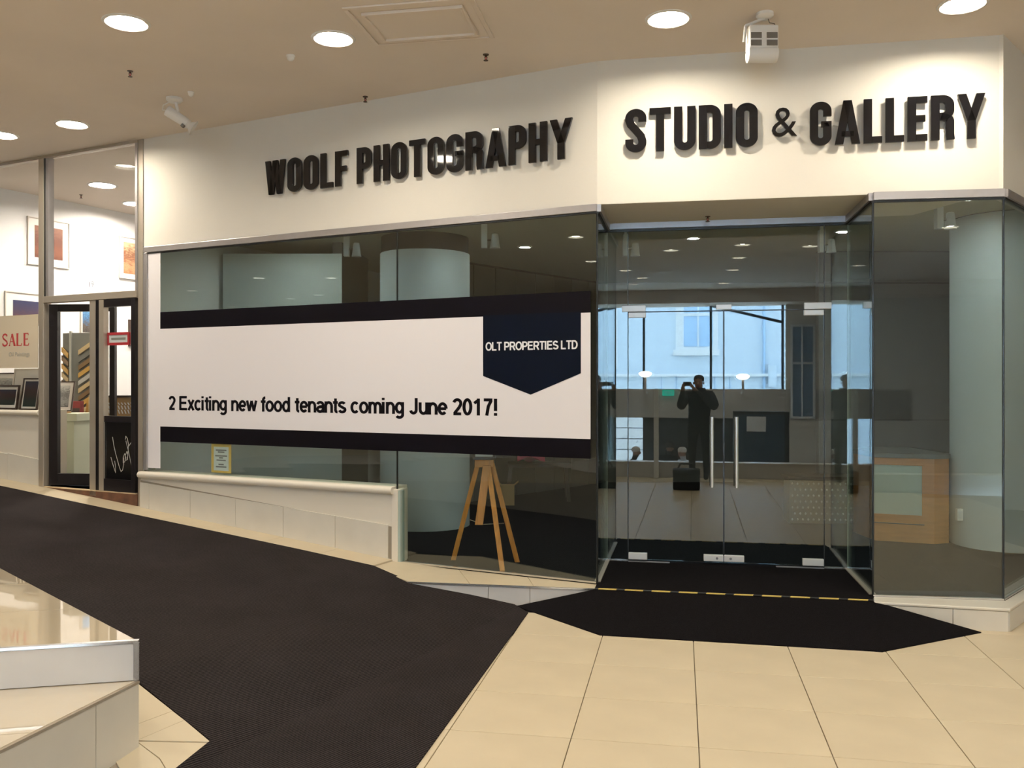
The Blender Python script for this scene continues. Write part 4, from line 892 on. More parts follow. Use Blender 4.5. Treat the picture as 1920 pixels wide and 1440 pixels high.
# easel
ez = thing('easel', onz(910, 1058, ZS), 'orange wooden tripod easel standing behind the window', 'easel')
top = Vector((X(908, 7.28), 7.28, zz := EYE + (720 - 868) / FPX * 7.28)); 
for (fx_, fy_), dx in (((850, 1050), -0.05), ((942, 1070), 0.03), ((970, 1054), 0.06)):
    f = Vector(onz(fx_, fy_, ZS + 0.01)); tp = top + Vector((dx, (f.y - top.y) * 0.1, 0))
    MB().bar(f, tp, (0.02, 0, 0), (0, 0.012, 0)).build('leg', 'wood_easel', ez, bevel=0.003)
MB().bar((X(898, 7.2), 7.2, EYE + (720 - 984) / FPX * 7.2), (X(913, 7.22), 7.22, EYE + (720 - 872) / FPX * 7.22), (0.032, 0, 0), (0, 0.011, 0)).build('centre_mast', 'wood_easel', ez, bevel=0.003)
MB().box(Fr((top.x, top.y), (1, 0), (0, -1), top.z), -0.075, 0.075, -0.03, 0.06, -0.03, 0.03).build('shelf', 'wood_easel', ez, bevel=0.004)
MB().bar((top.x, top.y, top.z), (top.x + 0.02, top.y + 0.12, top.z + 0.75), (0.025, 0, 0), (0, 0.01, 0)).build('upper_mast', 'wood_easel', ez)
MB().tube([(X(880, 7.36), 7.36, 0.5), (X(905, 7.30), 7.30, 0.47), (X(945, 7.32), 7.32, 0.475)], 0.004, 6).build('chain', 'brushed_steel', ez)
bo = thing('easel_board', (top.x, top.y - 0.03, top.z + 0.03), 'dark framed board resting on the easel below the banner', 'board')
f = Fr((top.x, top.y - 0.045), (1, 0), (0, -1), top.z + 0.03)
MB().box(f, -0.09, 0.09, -0.012, 0.012, 0, 0.42).build('frame', 'dark_wood', bo)
MB().box(f, -0.07, 0.07, 0.012, 0.015, 0.025, 0.40).build('sheet', 'paper', bo)
# table with things at the back of the studio
Yt = 11.35; tx = X(1015, Yt)
tb_ = thing('table', (tx, Yt, ZS), 'low dark wooden table at the back of the studio', 'table')
f = Fr((tx, Yt), (1, 0), (0, -1), ZS)
MB().box(f, -0.42, 0.36, -0.2, 0.2, 0.42, 0.47).build('tabletop', 'dark_wood', tb_)
for a in (-0.38, 0.30):
    for b in (-0.16, 0.16): MB().bar(f(a, b, 0.42), f(a * 1.12, b * 1.1, 0.0), (0.022, 0, 0), (0, 0.022, 0)).build('leg', 'dark_wood', tb_)
bx_ = MB(); cl_ = []
for i in range(7):
    for j in range(5):
        u, v = -0.30 + 0.34 * i / 6, -0.19 + 0.38 * j / 4
        cl_.append(f(u, v, 0.475 + 0.05 * math.sin(u * 17 + 1) * math.cos(v * 11) + 0.055))
bx_.add(cl_ + [(c[0], c[1], c[2] - 0.012) for c in cl_], [(i * 5 + j, i * 5 + j + 1, (i + 1) * 5 + j + 1, (i + 1) * 5 + j) for i in range(6) for j in range(4)] + [(35 + i * 5 + j, 35 + (i + 1) * 5 + j, 35 + (i + 1) * 5 + j + 1, 35 + i * 5 + j + 1) for i in range(6) for j in range(4)])
bx_.build('pink_cloth', 'pink_cloth', label='crumpled pink cloth on the dark table', cat='cloth', smooth=True)
f = Fr((X(952, 10.9), 10.9), (1, 0), (0, -1), ZS)
cb = thing('cardboard_box', (X(952, 10.9), 10.9, ZS), 'small brown cardboard box on the floor by the table', 'box')
MB().box(f, -0.08, 0.08, -0.08, 0.08, 0, 0.24).build('carton', 'cardboard', cb)
for s in (-1, 1): MB().bar(f(s * 0.08, -0.0, 0.24), f(s * 0.13, 0.0, 0.28), (0, 0.08, 0), (0, 0, 0.003)).build('flap', 'cardboard', cb)
# counter
Yc = 8.35
ctp = [(X(1600, 8.9), 8.9), (X(1640, Yc + 0.06), Yc + 0.06), (X(1752, Yc - 0.14), Yc - 0.14), (3.985, 8.27), (3.985, 9.1), (X(1620, 9.2), 9.2)]
ct = thing('counter', (X(1700, 8.5), 8.5, ZS), 'orange wooden counter with a pale green front panel', 'counter')
MB().slab(ctp, ZS, 0.92).build('body', 'wood_counter', ct)
def inset(poly, k):
    c = (sum(p[0] for p in poly) / len(poly), sum(p[1] for p in poly) / len(poly)); return [(c[0] + (p[0] - c[0]) * k, c[1] + (p[1] - c[1]) * k) for p in poly]
MB().slab(inset(ctp, 1.03), 0.92, 0.965).build('worktop', 'counter_top', ct, bevel=0.004)
d = nrm((ctp[2][0] - ctp[1][0], ctp[2][1] - ctp[1][1])); fp = Fr(ctp[1], d, (d[1], -d[0]))
MB().box(fp, -0.02, 0.40, 0.0, 0.006, 0.40, 0.86).build('front_panel', 'panel_green', ct)
for z0 in (0.39, 0.855): MB().box(fp, -0.02, 0.42, 0.0, 0.014, z0, z0 + 0.012).build('panel_bead', 'wood_counter', ct)
MB().box(fp, 0.40, 0.412, 0.0, 0.014, 0.39, 0.867).build('panel_bead', 'wood_counter', ct)
MB().box(fp, -0.02, 0.42, 0.0, 0.012, 0.315, 0.322).build('groove_bead', 'dark_wood', ct)
q = (3.995, 8.12, aty(1787, 976, 8.1)[2]); so = thing('socket_box', q, 'small white socket box on the column by the counter', 'socket')
f = Fr((q[0], q[1] - 0.02), (1, 0), (0, -1), q[2])
MB().box(f, -0.026, 0.026, -0.02, 0.02, 0, 0.105).build('box', 'white_metal', so, bevel=0.004)
MB().box(f, -0.018, 0.018, 0.02, 0.023, 0.02, 0.085).build('face_plate', 'patch_steel', so)

# ================================================================ FRAMING SHOP (left end of the angled wall)
def sAd(px, d): return colp(px, FA(0, d, 0)[:2], A)[0]
def zAd(px, py, d): return EYE + (720 - py) / FPX * colp(px, FA(0, d, 0)[:2], A)[1]
s_j0, s_j1, s_jc = 4.72, sA(90), sA(77)          # right post, door-side and window-side of the left mullion
MB().slab([FA(4.72, 0.0, 0)[:2], FA(9.4, 0.0, 0)[:2], FA(9.4, -5.0, 0)[:2], FA(4.72, -5.0, 0)[:2]], 0.30, ZF).build('floor', 'carpet_shop', kind='structure', label='raised dark floor of the framing shop')
MB().box(FA, 7.95, 8.05, -4.9, -0.15, ZF, ZC).build('wall_shop_side', 'shop_white', kind='structure', label='white side wall of the framing shop')
MB().box(FA, 4.7, 8.05, -4.95, -4.85, ZF, ZC).build('wall_shop_back', 'shop_white', kind='structure', label='white back wall of the framing shop')
MB().box(FA, 8.5, 38.0, -0.14, 0.0, 0.0, ZC).build('wall_far_left', 'plaster', kind='structure', label='cream wall past the framing shop window')
# low wall with ledge left of the door
lw2 = MB().box(FA, s_jc, 8.5, -0.30, 0.0, 0.30, 1.275).build('wall_low_shop', 'low_wall_paint', kind='structure', label='cream wall under the framing shop window')
prof = [(-0.30, 1.275), (0.02, 1.275)] + [(0.02 + 0.025 * math.sin(a), 1.30 - 0.025 * math.cos(a)) for a in [math.pi * i / 8 for i in range(1, 8)]] + [(0.02, 1.325), (-0.30, 1.325)]
MB().prism([FA(s_jc, y, z) for y, z in prof], [FA(8.5, y, z) for y, z in prof]).build('ledge', 'low_wall_paint', lw2, smooth=True)
jt = [s_jc + 0.015, sA(16), sA(-60), 7.9, 8.5]
for a, b in zip(jt, jt[1:]):
    a += 0.002; b -= 0.002
    MB().vpoly(FA, [(a, zramp_s(a) - 0.02), (b, zramp_s(b) - 0.02), (b, zramp_s(b) + 0.285), (a, zramp_s(a) + 0.275)], 0.0, 0.012).build('base_tile', 'tile_pale', lw2)
# glazing frame
w7 = empty_struct('window_7', FA(7.2, 0, 1.33))
MB().box(FA, s_jc, 8.5, -0.006, 0.006, 1.328, ZC - 0.03).build('pane', 'glass_clear', w7)
MB().box(FA, s_j0, 8.5, -0.05, 0.02, ZC - 0.03, ZC - 0.001).build('head_frame', 'alu_warm', w7)
MB().box(FA, sA(86), s_jc, -0.06, 0.03, zramp_s(s_jc) - 0.02, ZC - 0.03).build('mullion', 'alu_warm', w7, bevel=0.003)
MB().box(FA, sA(88), sA(86), -0.05, 0.02, 2.50, ZC - 0.03).build('bead', 'dark_channel', w7)
MB().box(FA, sA(93), sA(88), -0.05, 0.015, 2.50, ZC - 0.03).build('bead', 'aluminium', w7)
w8 = empty_struct('window_8', FA(5.4, 0, 2.5))
MB().box(FA, s_j0, sA(86), -0.006, 0.006, 2.50, ZC - 0.03).build('pane', 'glass_clear', w8)
MB().box(FA, s_j0, sA(86), -0.06, 0.03, 2.432, 2.50).build('transom', 'alu_warm', w8, bevel=0.003)
MB().box(FA, s_j0, s_j0 + 0.03, -0.04, 0.02, 2.50, ZC - 0.03).build('jamb_frame', 'aluminium', w8)
MB().box(FA, sA(183), sA(171), -0.06, 0.02, ZF - 0.06, 2.432).build('door_post', 'alu_warm', w8, bevel=0.003)
for ch, a, b in (('F', 129, 137), ('R', 141, 150), ('A', 152, 163)): text_mb(ch, lambda x, z, d: FA(6.5 - x, d, z), 6.5 - sA(a), 6.5 - sA(b), zA(145, 528), zA(145, 511), 0.008, thick=0.0008).build('letter', 'frosted_letter', w8)
text_mb('19', lambda x, z, d: FA(6.5 - x, d, z), 6.5 - sA(169), 6.5 - sA(177), zA(173, 538), zA(173, 528), 0.008, thick=0.0008).build('lettering', 'ink_grey', w8)
# threshold
th = MB().box(FA, s_j0, sA(80), -0.14, 0.02, 0.30, ZF - 0.012).build('threshold', 'threshold_brown', label='worn brown threshold under the framing shop door', cat='threshold')
MB().box(FA, s_j0 + 0.02, sA(80), -0.13, 0.022, ZF - 0.012, ZF).build('worn_edge', 'threshold_worn', th)
# right leaf (closed): black frame, glass above, panel with a signature below
def framed_leaf(n, fr, w, zb, zt, zp, m_panel):
    d = empty_struct('door_%d' % n, fr(w / 2, 0, zb))
    MB().box(fr, 0, 0.055, -0.025, 0.025, zb, zt).build('stile', 'door_black', d, bevel=0.003)
    MB().box(fr, w - 0.055, w, -0.025, 0.025, zb, zt).build('stile', 'door_black', d, bevel=0.003)
    MB().box(fr, 0.055, w - 0.055, -0.025, 0.025, zt - 0.075, zt).build('top_rail', 'door_black', d, bevel=0.003)
    MB().box(fr, 0.055, w - 0.055, -0.025, 0.025, zb, zb + 0.12).build('bottom_rail', 'door_black', d, bevel=0.003)
    if zp:
        MB().box(fr, 0.055, w - 0.055, -0.02, 0.02, zp - 0.06, zp).build('mid_rail', 'door_black', d, bevel=0.003)
        MB().box(fr, 0.055, w - 0.055, -0.012, 0.012, zb + 0.12, zp - 0.06).build('kick_panel', m_panel, d)
        MB().box(fr, 0.055, w - 0.055, -0.005, 0.005, zp, zt - 0.075).build('pane', 'glass_clear', d)
    else: MB().box(fr, 0.055, w - 0.055, -0.005, 0.005, zb + 0.12, zt - 0.075).build('pane', 'glass_clear', d)
    return d
sR0, sR1 = sA(183), sA(257)
FR = Fr(FA(sR0, 0, 0)[:2], (-A[0], -A[1]), NA)
wR = sR0 - sR1
dr = framed_leaf(4, FR, wR, ZF - 0.0, 2.43, zA(220, 780), 'door_panel_black')
MB().box(FR, 0.055, 0.12, -0.03, 0.03, ZF, 2.43).build('inner_post', 'alu_warm', dr)
sx = lambda px: sR0 - sA(px)
putR = lambda x, z, d: FR(x, d, z)
kp = [c for c in dr.children if c.name.startswith('kick_panel')][0]
sm = MB()
for pth in ([(213, 819), (216, 838), (221, 858), (226, 876), (229, 884), (232, 881), (234, 870), (234, 858)], [(210, 857), (213, 868), (217, 881), (219, 886), (219, 876), (217, 864)],
            [(236, 850), (233, 858), (233, 867), (236, 866), (238, 858), (236, 850)], [(240, 846), (237, 854), (237, 863), (240, 862), (242, 853), (240, 846)],
            [(241, 862), (242, 850), (243, 834), (241, 822), (238, 818), (237, 824)], [(238, 826), (243, 846), (248, 870), (253, 892)], [(241, 840), (247, 831), (253, 823)]):
    sm.ribbon([(sx(a), zA(a, b)) for a, b in pth], 0.0065, putR, 0.0125, 0.0135)
sm.build('signature', 'silver_ink', kp)
# red bordered sign stuck on the right leaf, with unreadable small print
rs = thing('hanging_sign', FR(sx(219), -0.01, zA(219, 648)), 'small red bordered sign hung inside the framing shop door', 'sign')
z0, z1 = zA(219, 647), zA(219, 623)
for a in ((sx(199), sx(202), z0, z1), (sx(237), sx(240), z0, z1), (sx(202), sx(237), z0, z0 + 0.025), (sx(202), sx(237), z1 - 0.025, z1)): MB().box(FR, a[0], a[1], -0.03, -0.012, a[2], a[3]).build('border', 'red_paint', rs)
MB().box(FR, sx(202), sx(237), -0.026, -0.016, z0 + 0.025, z1 - 0.025).build('face', 'paper', rs)
MB().box(FR, sx(206), sx(233), -0.016, -0.0155, (z0 + z1) / 2 - 0.012, (z0 + z1) / 2 + 0.012).build('print_line', 'moulding_silver', rs)
# left leaf, swung inward
hp = FA(sA(90), -0.03, 0)[:2]; ang = math.radians(22)
base = (-A[0], -A[1]); lv = (base[0] * math.cos(ang) - base[1] * math.sin(ang), base[0] * math.sin(ang) + base[1] * math.cos(ang))
FLf = Fr(hp, lv, (lv[1], -lv[0]))
dl = framed_leaf(3, FLf, 0.70, ZF + 0.01, 2.42, None, None)
MB().box(FLf, 0.0, 0.09, -0.028, 0.028, ZF + 0.01, 2.42).build('lock_stile', 'door_black', dl)
# SALE film on the left window
sl = thing('sale_poster', FA(sA(30), 0.008, 1.75), 'translucent cream sale poster in the framing shop window', 'poster')
zs0, zs1 = zA(40, 690), zA(40, 591)
MB().box(FA, sA(73), 8.0, 0.0075, 0.0085, zs0, zs1).build('sheet', 'sale_film', sl)
putS = lambda x, z, d: FA(7.2 - x, d, z)
def serif_sale(x0, x1, z0, z1, parent):
    H = z1 - z0; wd = (x1 - x0) / 4.0
    th_, tn = 0.028, 0.010
    for i, c in enumerate('SALE'):
        m = MB(); a = x0 + i * wd * 1.02; w = wd * 0.78
        R_ = lambda p, ww: m.ribbon([(a + u * w, z0 + v * H) for u, v in p], ww, putS, 0.0088, 0.0096)
        if c == 'S': R_([(0.85, 0.80), (0.80, 0.93), (0.5, 1.0), (0.2, 0.93), (0.08, 0.78), (0.2, 0.62), (0.5, 0.5), (0.82, 0.36), (0.92, 0.2), (0.78, 0.06), (0.45, 0.0), (0.15, 0.06), (0.06, 0.22)], 0.018)
        if c == 'A': R_([(0.0, 0.0), (0.5, 1.0)], tn); R_([(0.5, 1.0), (0.98, 0.0)], th_); R_([(0.2, 0.35), (0.75, 0.35)], tn); R_([(-0.12, 0), (0.15, 0)], tn); R_([(0.8, 0), (1.15, 0)], tn)
        if c in 'LE':
            R_([(0.18, 0), (0.18, 1)], th_); R_([(0.0, 0), (0.9, 0)], tn); R_([(0.9, 0), (0.98, 0.2)], tn); R_([(0.0, 1), (0.38 if c == 'L' else 0.85, 1)], tn)
            if c == 'E': R_([(0.18, 0.52), (0.7, 0.52)], tn); R_([(0.85, 1), (0.88, 0.84)], tn); R_([(0.7, 0.60), (0.7, 0.44)], tn)
        m.build('letter', 'sale_red', parent)
serif_sale(7.2 - sA(6), 7.2 - sA(58), zA(30, 648), zA(30, 626), sl)
text_mb('Oil Paintings', putS, 7.2 - sA(18), 7.2 - sA(57), zA(38, 668), zA(38, 660), 0.0088, thick=0.0006).build('lettering', 'moulding_silver', sl)

# ---- pictures
def picture(name, fr, x0, x1, z0, z1, fm, pm, label, bw=0.02, mw=0.06, group=None, th=0.025, tilt=0.0):
    t = thing(name, fr((x0 + x1) / 2, 0, z0), label, 'picture', group)
    g = lambda x, y, z: fr(x, y - (z - z0) * tilt, z)
    for a in ((x0, x1, z0, z0 + bw), (x0, x1, z1 - bw, z1), (x0, x0 + bw, z0 + bw, z1 - bw), (x1 - bw, x1, z0 + bw, z1 - bw)): MB().box(g, a[0], a[1], 0.002, th, a[2], a[3]).build('frame_bar', fm, t)
    mt = MB().box(g, x0 + bw, x1 - bw, 0.002, th * 0.5, z0 + bw, z1 - bw).build('mat_board', 'matboard', t)
    MB().box(g, x0 + bw + mw, x1 - bw - mw, th * 0.5, th * 0.55, z0 + bw + mw, z1 - bw - mw).build('print', pm, mt)
    return t
# side wall of the shop: frame with x running back into the shop, y out from the wall
FS = Fr(FA(7.95, 0, 0)[:2], (-NA[0], -NA[1]), (-A[0], -A[1]))
def kS(px): return colp(px, FS.o, FS.ax)[0]
def zS_(px, py): return EYE + (720 - py) / FPX * colp(px, FS.o, FS.ax)[1]
picture('framed_print', FS, kS(50), kS(129), zS_(90, 500), zS_(90, 412), 'frame_pale', 'print_desert', 'pale framed red desert print high on the shop wall', 0.012, 0.085)
picture('framed_print', FS, kS(222), kS(300), zS_(245, 524), zS_(245, 446), 'frame_pale', 'print_amber', 'pale framed amber print high by the right post', 0.012, 0.06)
picture('framed_print', FS, kS(8), kS(92), zS_(40, 625), zS_(40, 548), 'frame_pale', 'print_dusk', 'pale framed purple dusk print above the sale poster', 0.012, 0.09)
picture('framed_print', FS, kS(150), kS(192), zS_(165, 628), zS_(165, 572), 'frame_pale', 'print_sea', 'blue seascape print on the wall behind the open door', 0.010, 0.02)
FBk = Fr(FA(4.7, -4.84, 0)[:2], A, NA)
kb = lambda px: colp(px, FBk.o, A)[0]
zb_ = lambda px, py: EYE + (720 - py) / FPX * colp(px, FBk.o, A)[1]
picture('framed_print', FS, kS(240), kS(285), zS_(250, 650), zS_(250, 600), 'frame_dark', 'print_sea', 'dark framed blue print seen through the right door leaf', 0.03, 0.11)
# pictures standing on the window ledge
def FL_(d): return Fr(FA(0, d, 0)[:2], A, NA)
def ledge_pic(px0, px1, py0, d, fm, pm, label, bw, mw, tilt=0.15):
    fr = FL_(d); o = fr.o; a, b = colp(px1, o, A)[0], colp(px0, o, A)[0]; zt = EYE + (720 - py0) / FPX * colp((px0 + px1) / 2, o, A)[1]
    picture('framed_picture', fr, a, b, 1.326, zt, fm, pm, label, bw, mw, 'pictures on the window ledge', 0.02, tilt)
ledge_pic(39, 71, 709, -0.10, 'frame_dark', 'print_dark', 'dark framed portrait picture on the ledge beside the mullion', 0.014, 0.02)
ledge_pic(-14, 33, 722, -0.10, 'frame_dark', 'print_dark', 'dark framed landscape picture on the ledge at the left edge', 0.018, 0.03)
ledge_pic(23, 76, 691, -0.20, 'frame_pale', 'matboard', 'pale framed picture half hidden on the ledge', 0.012, 0.05, 0.1)
ledge_pic(-30, 27, 699, -0.245, 'frame_dark', 'print_grey', 'brown framed picture behind the dark landscape on the ledge', 0.012, 0.05, 0.1)
# reception plinth with a tilted picture
Yp = 9.95
t = thing('plinth', (X(118, Yp), Yp, ZF), 'cream plinth counter inside the open door', 'plinth')
f = Fr((X(92, Yp), Yp), (1, 0), (0, -1))
w = X(146, Yp) - X(84, Yp)
MB().box(f, -0.05, w - 0.09, -0.4, 0.0, ZF, 1.19).build('body', 'counter_cream', t)
MB().box(f, -0.07, w - 0.05, -0.42, 0.02, 1.19, 1.275).build('top_slab', 'counter_cream', t, bevel=0.004)
f2_ = Fr((X(115, 9.98), 9.98), (1, 0), (0, -1))
picture('framed_picture', f2_, -0.12, 0.12, 1.30, 1.63, 'frame_dark', 'print_grey', 'black framed grey print tilted on the plinth', 0.012, 0.035, None, 0.02, 0.25)
MB().box(Fr((X(105, 10.0), 10.0), (1, 0), (0, -1)), -0.09, 0.12, -0.1, 0.05, 1.277, 1.30).build('wooden_board', 'cardboard', label='brown wooden board under the picture on the plinth', cat='board', bevel=0.003)
# moulding sample stand
Ym = 11.0; t = thing('sample_stand', (X(145, Ym), Ym, ZF), 'grey stand of diagonal frame moulding samples', 'display')
f = Fr((X(133, Ym), Ym), (1, 0), (0, -1))
xL, xR_ = X(113, Ym) - X(133, Ym), X(172, Ym) - X(133, Ym)
MB().box(f, 0.0, xR_, -0.05, 0, ZF, 2.22).build('panel', 'stand_grey', t)
lvv = Fr((X(133, Ym), Ym), nrm((-0.85, 0.5)), nrm((-0.5, -0.85)))
MB().box(lvv, 0.0, 0.16, -0.04, 0, ZF, 2.22).build('panel', 'stand_grey', t)
MB().box(f, -0.012, 0.012, -0.02, 0.02, ZF, 2.24).build('edge_trim', 'moulding_silver', t)
ms = ['moulding_tan', 'stand_grey', 'moulding_umber', 'moulding_gold', 'moulding_silver', 'moulding_tan', 'moulding_umber', 'moulding_gold', 'moulding_tan', 'moulding_gold', 'moulding_umber']
for i, m in enumerate(ms):
    z = 1.98 - i * 0.093
    MB().bar(f(xR_ - 0.15 , 0.018, z), f(xR_ + 0.02, 0.018, z + 0.12), (0, 0, 0.028), (0, 0.014, 0)).build('moulding', m, t)
for i, m in enumerate(['moulding_gold', 'moulding_umber', 'moulding_gold', 'moulding_tan', 'moulding_umber', 'moulding_gold']):
    z = 2.02 - i * 0.10
    MB().bar(lvv(0.02, 0.018, z - 0.08), lvv(0.15, 0.018, z), (0, 0, 0.03), (0, 0.014, 0)).build('moulding', m, t)
# red carton and long mouldings leaning behind the plinth
t = thing('red_carton', (X(140, 10.5), 10.5, ZF), 'red carton standing behind the plinth', 'carton')
f = Fr((X(140, 10.5), 10.5), (1, 0), (0, -1))
MB().box(f, -0.09, 0.06, -0.1, 0.0, ZF, 1.40).build('carton_body', 'red_dark', t)
MB().box(f, -0.088, 0.058, 0.0, 0.004, 1.18, 1.32).build('carton_label', 'dark_wood', t)
for i, m in enumerate(('moulding_gold', 'moulding_tan', 'moulding_silver', 'moulding_umber')):
    x = X(155 + i * 6, 10.6)
    MB().bar((x, 10.62 - 0.03 * i, ZF), (x + 0.01, 10.72 - 0.03 * i, 1.42 + 0.05 * i), (0.014, 0, 0), (0, 0.012, 0)).build('moulding_length', m, label=('long gold', 'long tan', 'long silver', 'long dark brown')[i] + ' frame moulding leaning behind the plinth', cat='moulding', bevel=0.002)
# low white lattice bench behind the right leaf
t = thing('lattice_bench', (X(228, 9.5), 9.5, ZF), 'brown bench with rows of white lozenges behind the right door', 'bench')
f = Fr((X(202, 9.5), 9.5), (1, 0), (0, -1)); w = X(262, 9.5) - X(202, 9.5)
MB().box(f, 0, w, -0.3, 0, ZF, 1.46).build('body', 'cardboard', t)
zz0 = lambda py: EYE + (720 - py) / FPX * 9.5
for r_, py in enumerate((757, 764, 772)):
    for i in range(10):
        cx = w * (i + 0.5) / 10; z = zz0(py); h = 0.012 if r_ == 0 else 0.02
        q = [(cx - 0.012, z + h), (cx - 0.002, z + h), (cx + 0.012, z - h), (cx + 0.002, z - h)]
        MB().prism([f(a, 0.0, b) for a, b in q], [f(a, 0.006, b) for a, b in q]).build('lozenge', 'print_white', t)
MB().box(f, 0, w, -0.32, 0.02, 1.46, 1.48).build('seat', 'dark_wood', t)
# framing-shop lamps
for q, l in (((192, 347), 'oval downlight inside the framing shop above the door'), ((43, 382), 'downlight inside the framing shop at the far left'), ((254, 382), 'downlight inside the framing shop cut by the right post')):
    downlight(onz(*q, ZC), l, 'framing shop downlights', 'lamp_shop_on', 1.15)
for s, d in ((5.4, -4.0), (7.2, -4.0)):
    p = FA(s, d, ZC); downlight(p, 'unseen downlight added deep inside the framing shop', 'added framing shop downlights out of view', 'lamp_shop_on', 1.15)  # unseen lamps added to make the shop interior brighter
p = onz(152, 365, ZC); sprinkler(p, 'brown sprinkler inside the framing shop')
hall_ceiling()

# ================================================================ THE HALL BEHIND THE VIEWPOINT (seen mirrored in the doors)
K1, K2, K3 = kcam + 0.85, 16.5, 28.0
def RFr(k):                                # frame parallel to the doors at distance k in front of them; x = doors' x, y toward the doors
    return Fr((IL[0] + ND[0] * k, IL[1] + ND[1] * k), DD, (-ND[0], -ND[1]))
def xR(px, k):
    p = rf_plane(px, 720, k); o = RFr(k).o; return (p[0] - o[0]) * DD[0] + (p[1] - o[1]) * DD[1]
def zR(px, py, k): return rf_plane(px, py, k)[2]
ZL = -1.35
f1 = RFr(K1); f2r = RFr(K2); f3r = RFr(K3)
kw = MB().box(f1, -9, 8, -0.25, 0.0, ZL, 0.25).build('wall_kerb', 'tile_white', kind='structure', label='low kerb wall at the edge of the rear hall')
MB().box(f1, -9, 8, -0.27, 0.02, 0.25, 0.265).build('capping', 'tile_pale', kw)
MB().box(RFr(K1), -12, 12, -24, -0.2, ZL - 0.1, ZL).build('ground', 'paving', kind='structure', label='pale pavement at the lower level outside')
zt_, zb2, zc2 = 3.62, 1.47, 0.72
sp = MB().box(f2r, -7.0, 7.5, -0.26, 0.0, zc2, zb2).build('wall_spandrel', 'spandrel', kind='structure', label='grey spandrel wall across the rear glazing')
MB().box(f2r, -12, 10, -0.3, 0.9, zt_, ZC).build('beam', 'ceiling_paint', sp)
xg0, xg1 = xR(1085, K2), xR(1474, K2)
MB().box(f2r, -38, xg0, -0.25, 0.0, ZL, ZC).build('wall_rear_left', 'plaster', kind='structure', label='wall beside the rear glazing')
MB().box(f2r, xg1, 14, -0.25, 0.0, ZL, ZC).build('wall_rear_right', 'plaster', kind='structure', label='wall on the other side of the rear glazing')
w9 = empty_struct('window_9', f2r(1, 0, zb2))
for px in (1150, 1207, 1333, 1468):
    x = xR(px, K2); MB().box(f2r, x - 0.03, x + 0.03, -0.12, -0.04, zb2, zt_).build('mullion', 'slate_frame', w9)
MB().box(f2r, xg0, xg1, -0.10, -0.09, zb2, zt_).build('pane', 'glass_clear', w9)
MB().bar(f2r(xR(1330, K2), -0.2, zR(1330, 571, K2)), f2r(xR(1468, K2), -0.2, zR(1468, 603, K2)), (0, 0, 0.03), (0.03, 0, 0)).build('canopy_rib', 'slate_frame', w9)
dw = empty_struct('door_5', f2r(xR(1506, K2), 0.0, 0.0))
for a, b in ((1482, 1486), (1502, 1505), (1524, 1528)): MB().box(f2r, xR(a, K2), xR(b, K2), 0.0, 0.05, zc2, 3.1).build('stile', 'facade_trim', dw)
for z in (zc2, 2.1, 3.05): MB().box(f2r, xR(1482, K2), xR(1528, K2), 0.0, 0.05, z, z + 0.06).build('rail', 'facade_trim', dw)
MB().box(f2r, xR(1482, K2), xR(1528, K2), 0.0, 0.02, zc2, 3.1).build('pane', 'facade_glass', dw)
# lower openings
x0, x1 = xR(1205, K2), xR(1330, K2)
dg = MB().box(f2r, x0, xg1, -0.2, -0.1, ZL, zc2).build('wall_dark_front', 'street_dark', kind='structure', label='dark shopfront under the spandrel')
# pale post on the kerb
MB().box(RFr(K1 - 0.12), xR(1226, K1 - 0.12), xR(1235, K1 - 0.12), -0.05, 0.05, 0.0, 1.52).build('trim_5', 'facade_trim', kind='structure', label='slim pale post standing before the kerb')
# white panelled house front across the street and the facade with a sash window
fa = MB().box(f3r, -14, 14, -0.4, 0.0, ZL, 12.0).build('facade', 'facade', kind='structure', label='pale plastered building across the street')
x0, x1, z0, z1 = xR(1282, K3), xR(1336, K3), zR(1300, 650, K3), zR(1300, 560, K3)
MB().box(f3r, x0 - 0.30, x1 + 0.20, 0.0, 0.08, z0 - 0.12, z1 + 0.2).build('window_surround', 'facade_trim', fa)
MB().box(f3r, x0, x1, 0.08, 0.10, z0, z1).build('window_pane', 'facade_glass', fa)
MB().box(f3r, (x0 + x1) / 2 - 0.03, (x0 + x1) / 2 + 0.03, 0.10, 0.13, z0, z1).build('glazing_bar', 'facade_trim', fa)
zm = zR(1300, 590, K3); MB().box(f3r, x0, x1, 0.10, 0.14, zm - 0.06, zm + 0.06).build('meeting_rail', 'facade_trim', fa)
MB().box(f3r, x0 - 0.40, x1 + 0.25, 0.0, 0.2, z0 - 0.34, z0 - 0.12).build('window_sill', 'facade_trim', fa)
x2, x3 = xR(1143, K3), xR(1152, K3)
MB().box(f3r, x2 - 0.25, x3 + 0.12, 0.0, 0.06, zR(1143, 692, K3), zR(1143, 570, K3)).build('window_surround', 'facade_trim', fa)
MB().box(f3r, x2, x3, 0.06, 0.08, zR(1143, 685, K3), zR(1143, 575, K3)).build('window_pane', 'facade_glass', fa)
MB().box(f3r, -14, 14, 0.0, 0.18, zR(1250, 706, K3), zR(1250, 701, K3)).build('string_course', 'facade_trim', fa)
for px in (1240, 1268, 1316, 1340, 1368): 
    x = xR(px, K3); MB().box(f3r, x - 0.02, x + 0.02, 0.0, 0.02, 0.5, zR(1250, 706, K3)).build('joint', 'facade_glass', fa)
xd = xR(1447, K3); MB().cyl(f3r(xd, 0.2, zR(1447, 725, K3)), f3r(xd, 0.2, zR(1447, 685, K3)), 0.15, n=16).build('downpipe', 'facade', fa, smooth=True)
xd = xR(1432, K3); MB().cyl(f3r(xd, 0.1, 0.5), f3r(xd, 0.1, 9.0), 0.05, n=12).build('downpipe', 'facade_glass', fa, smooth=True)
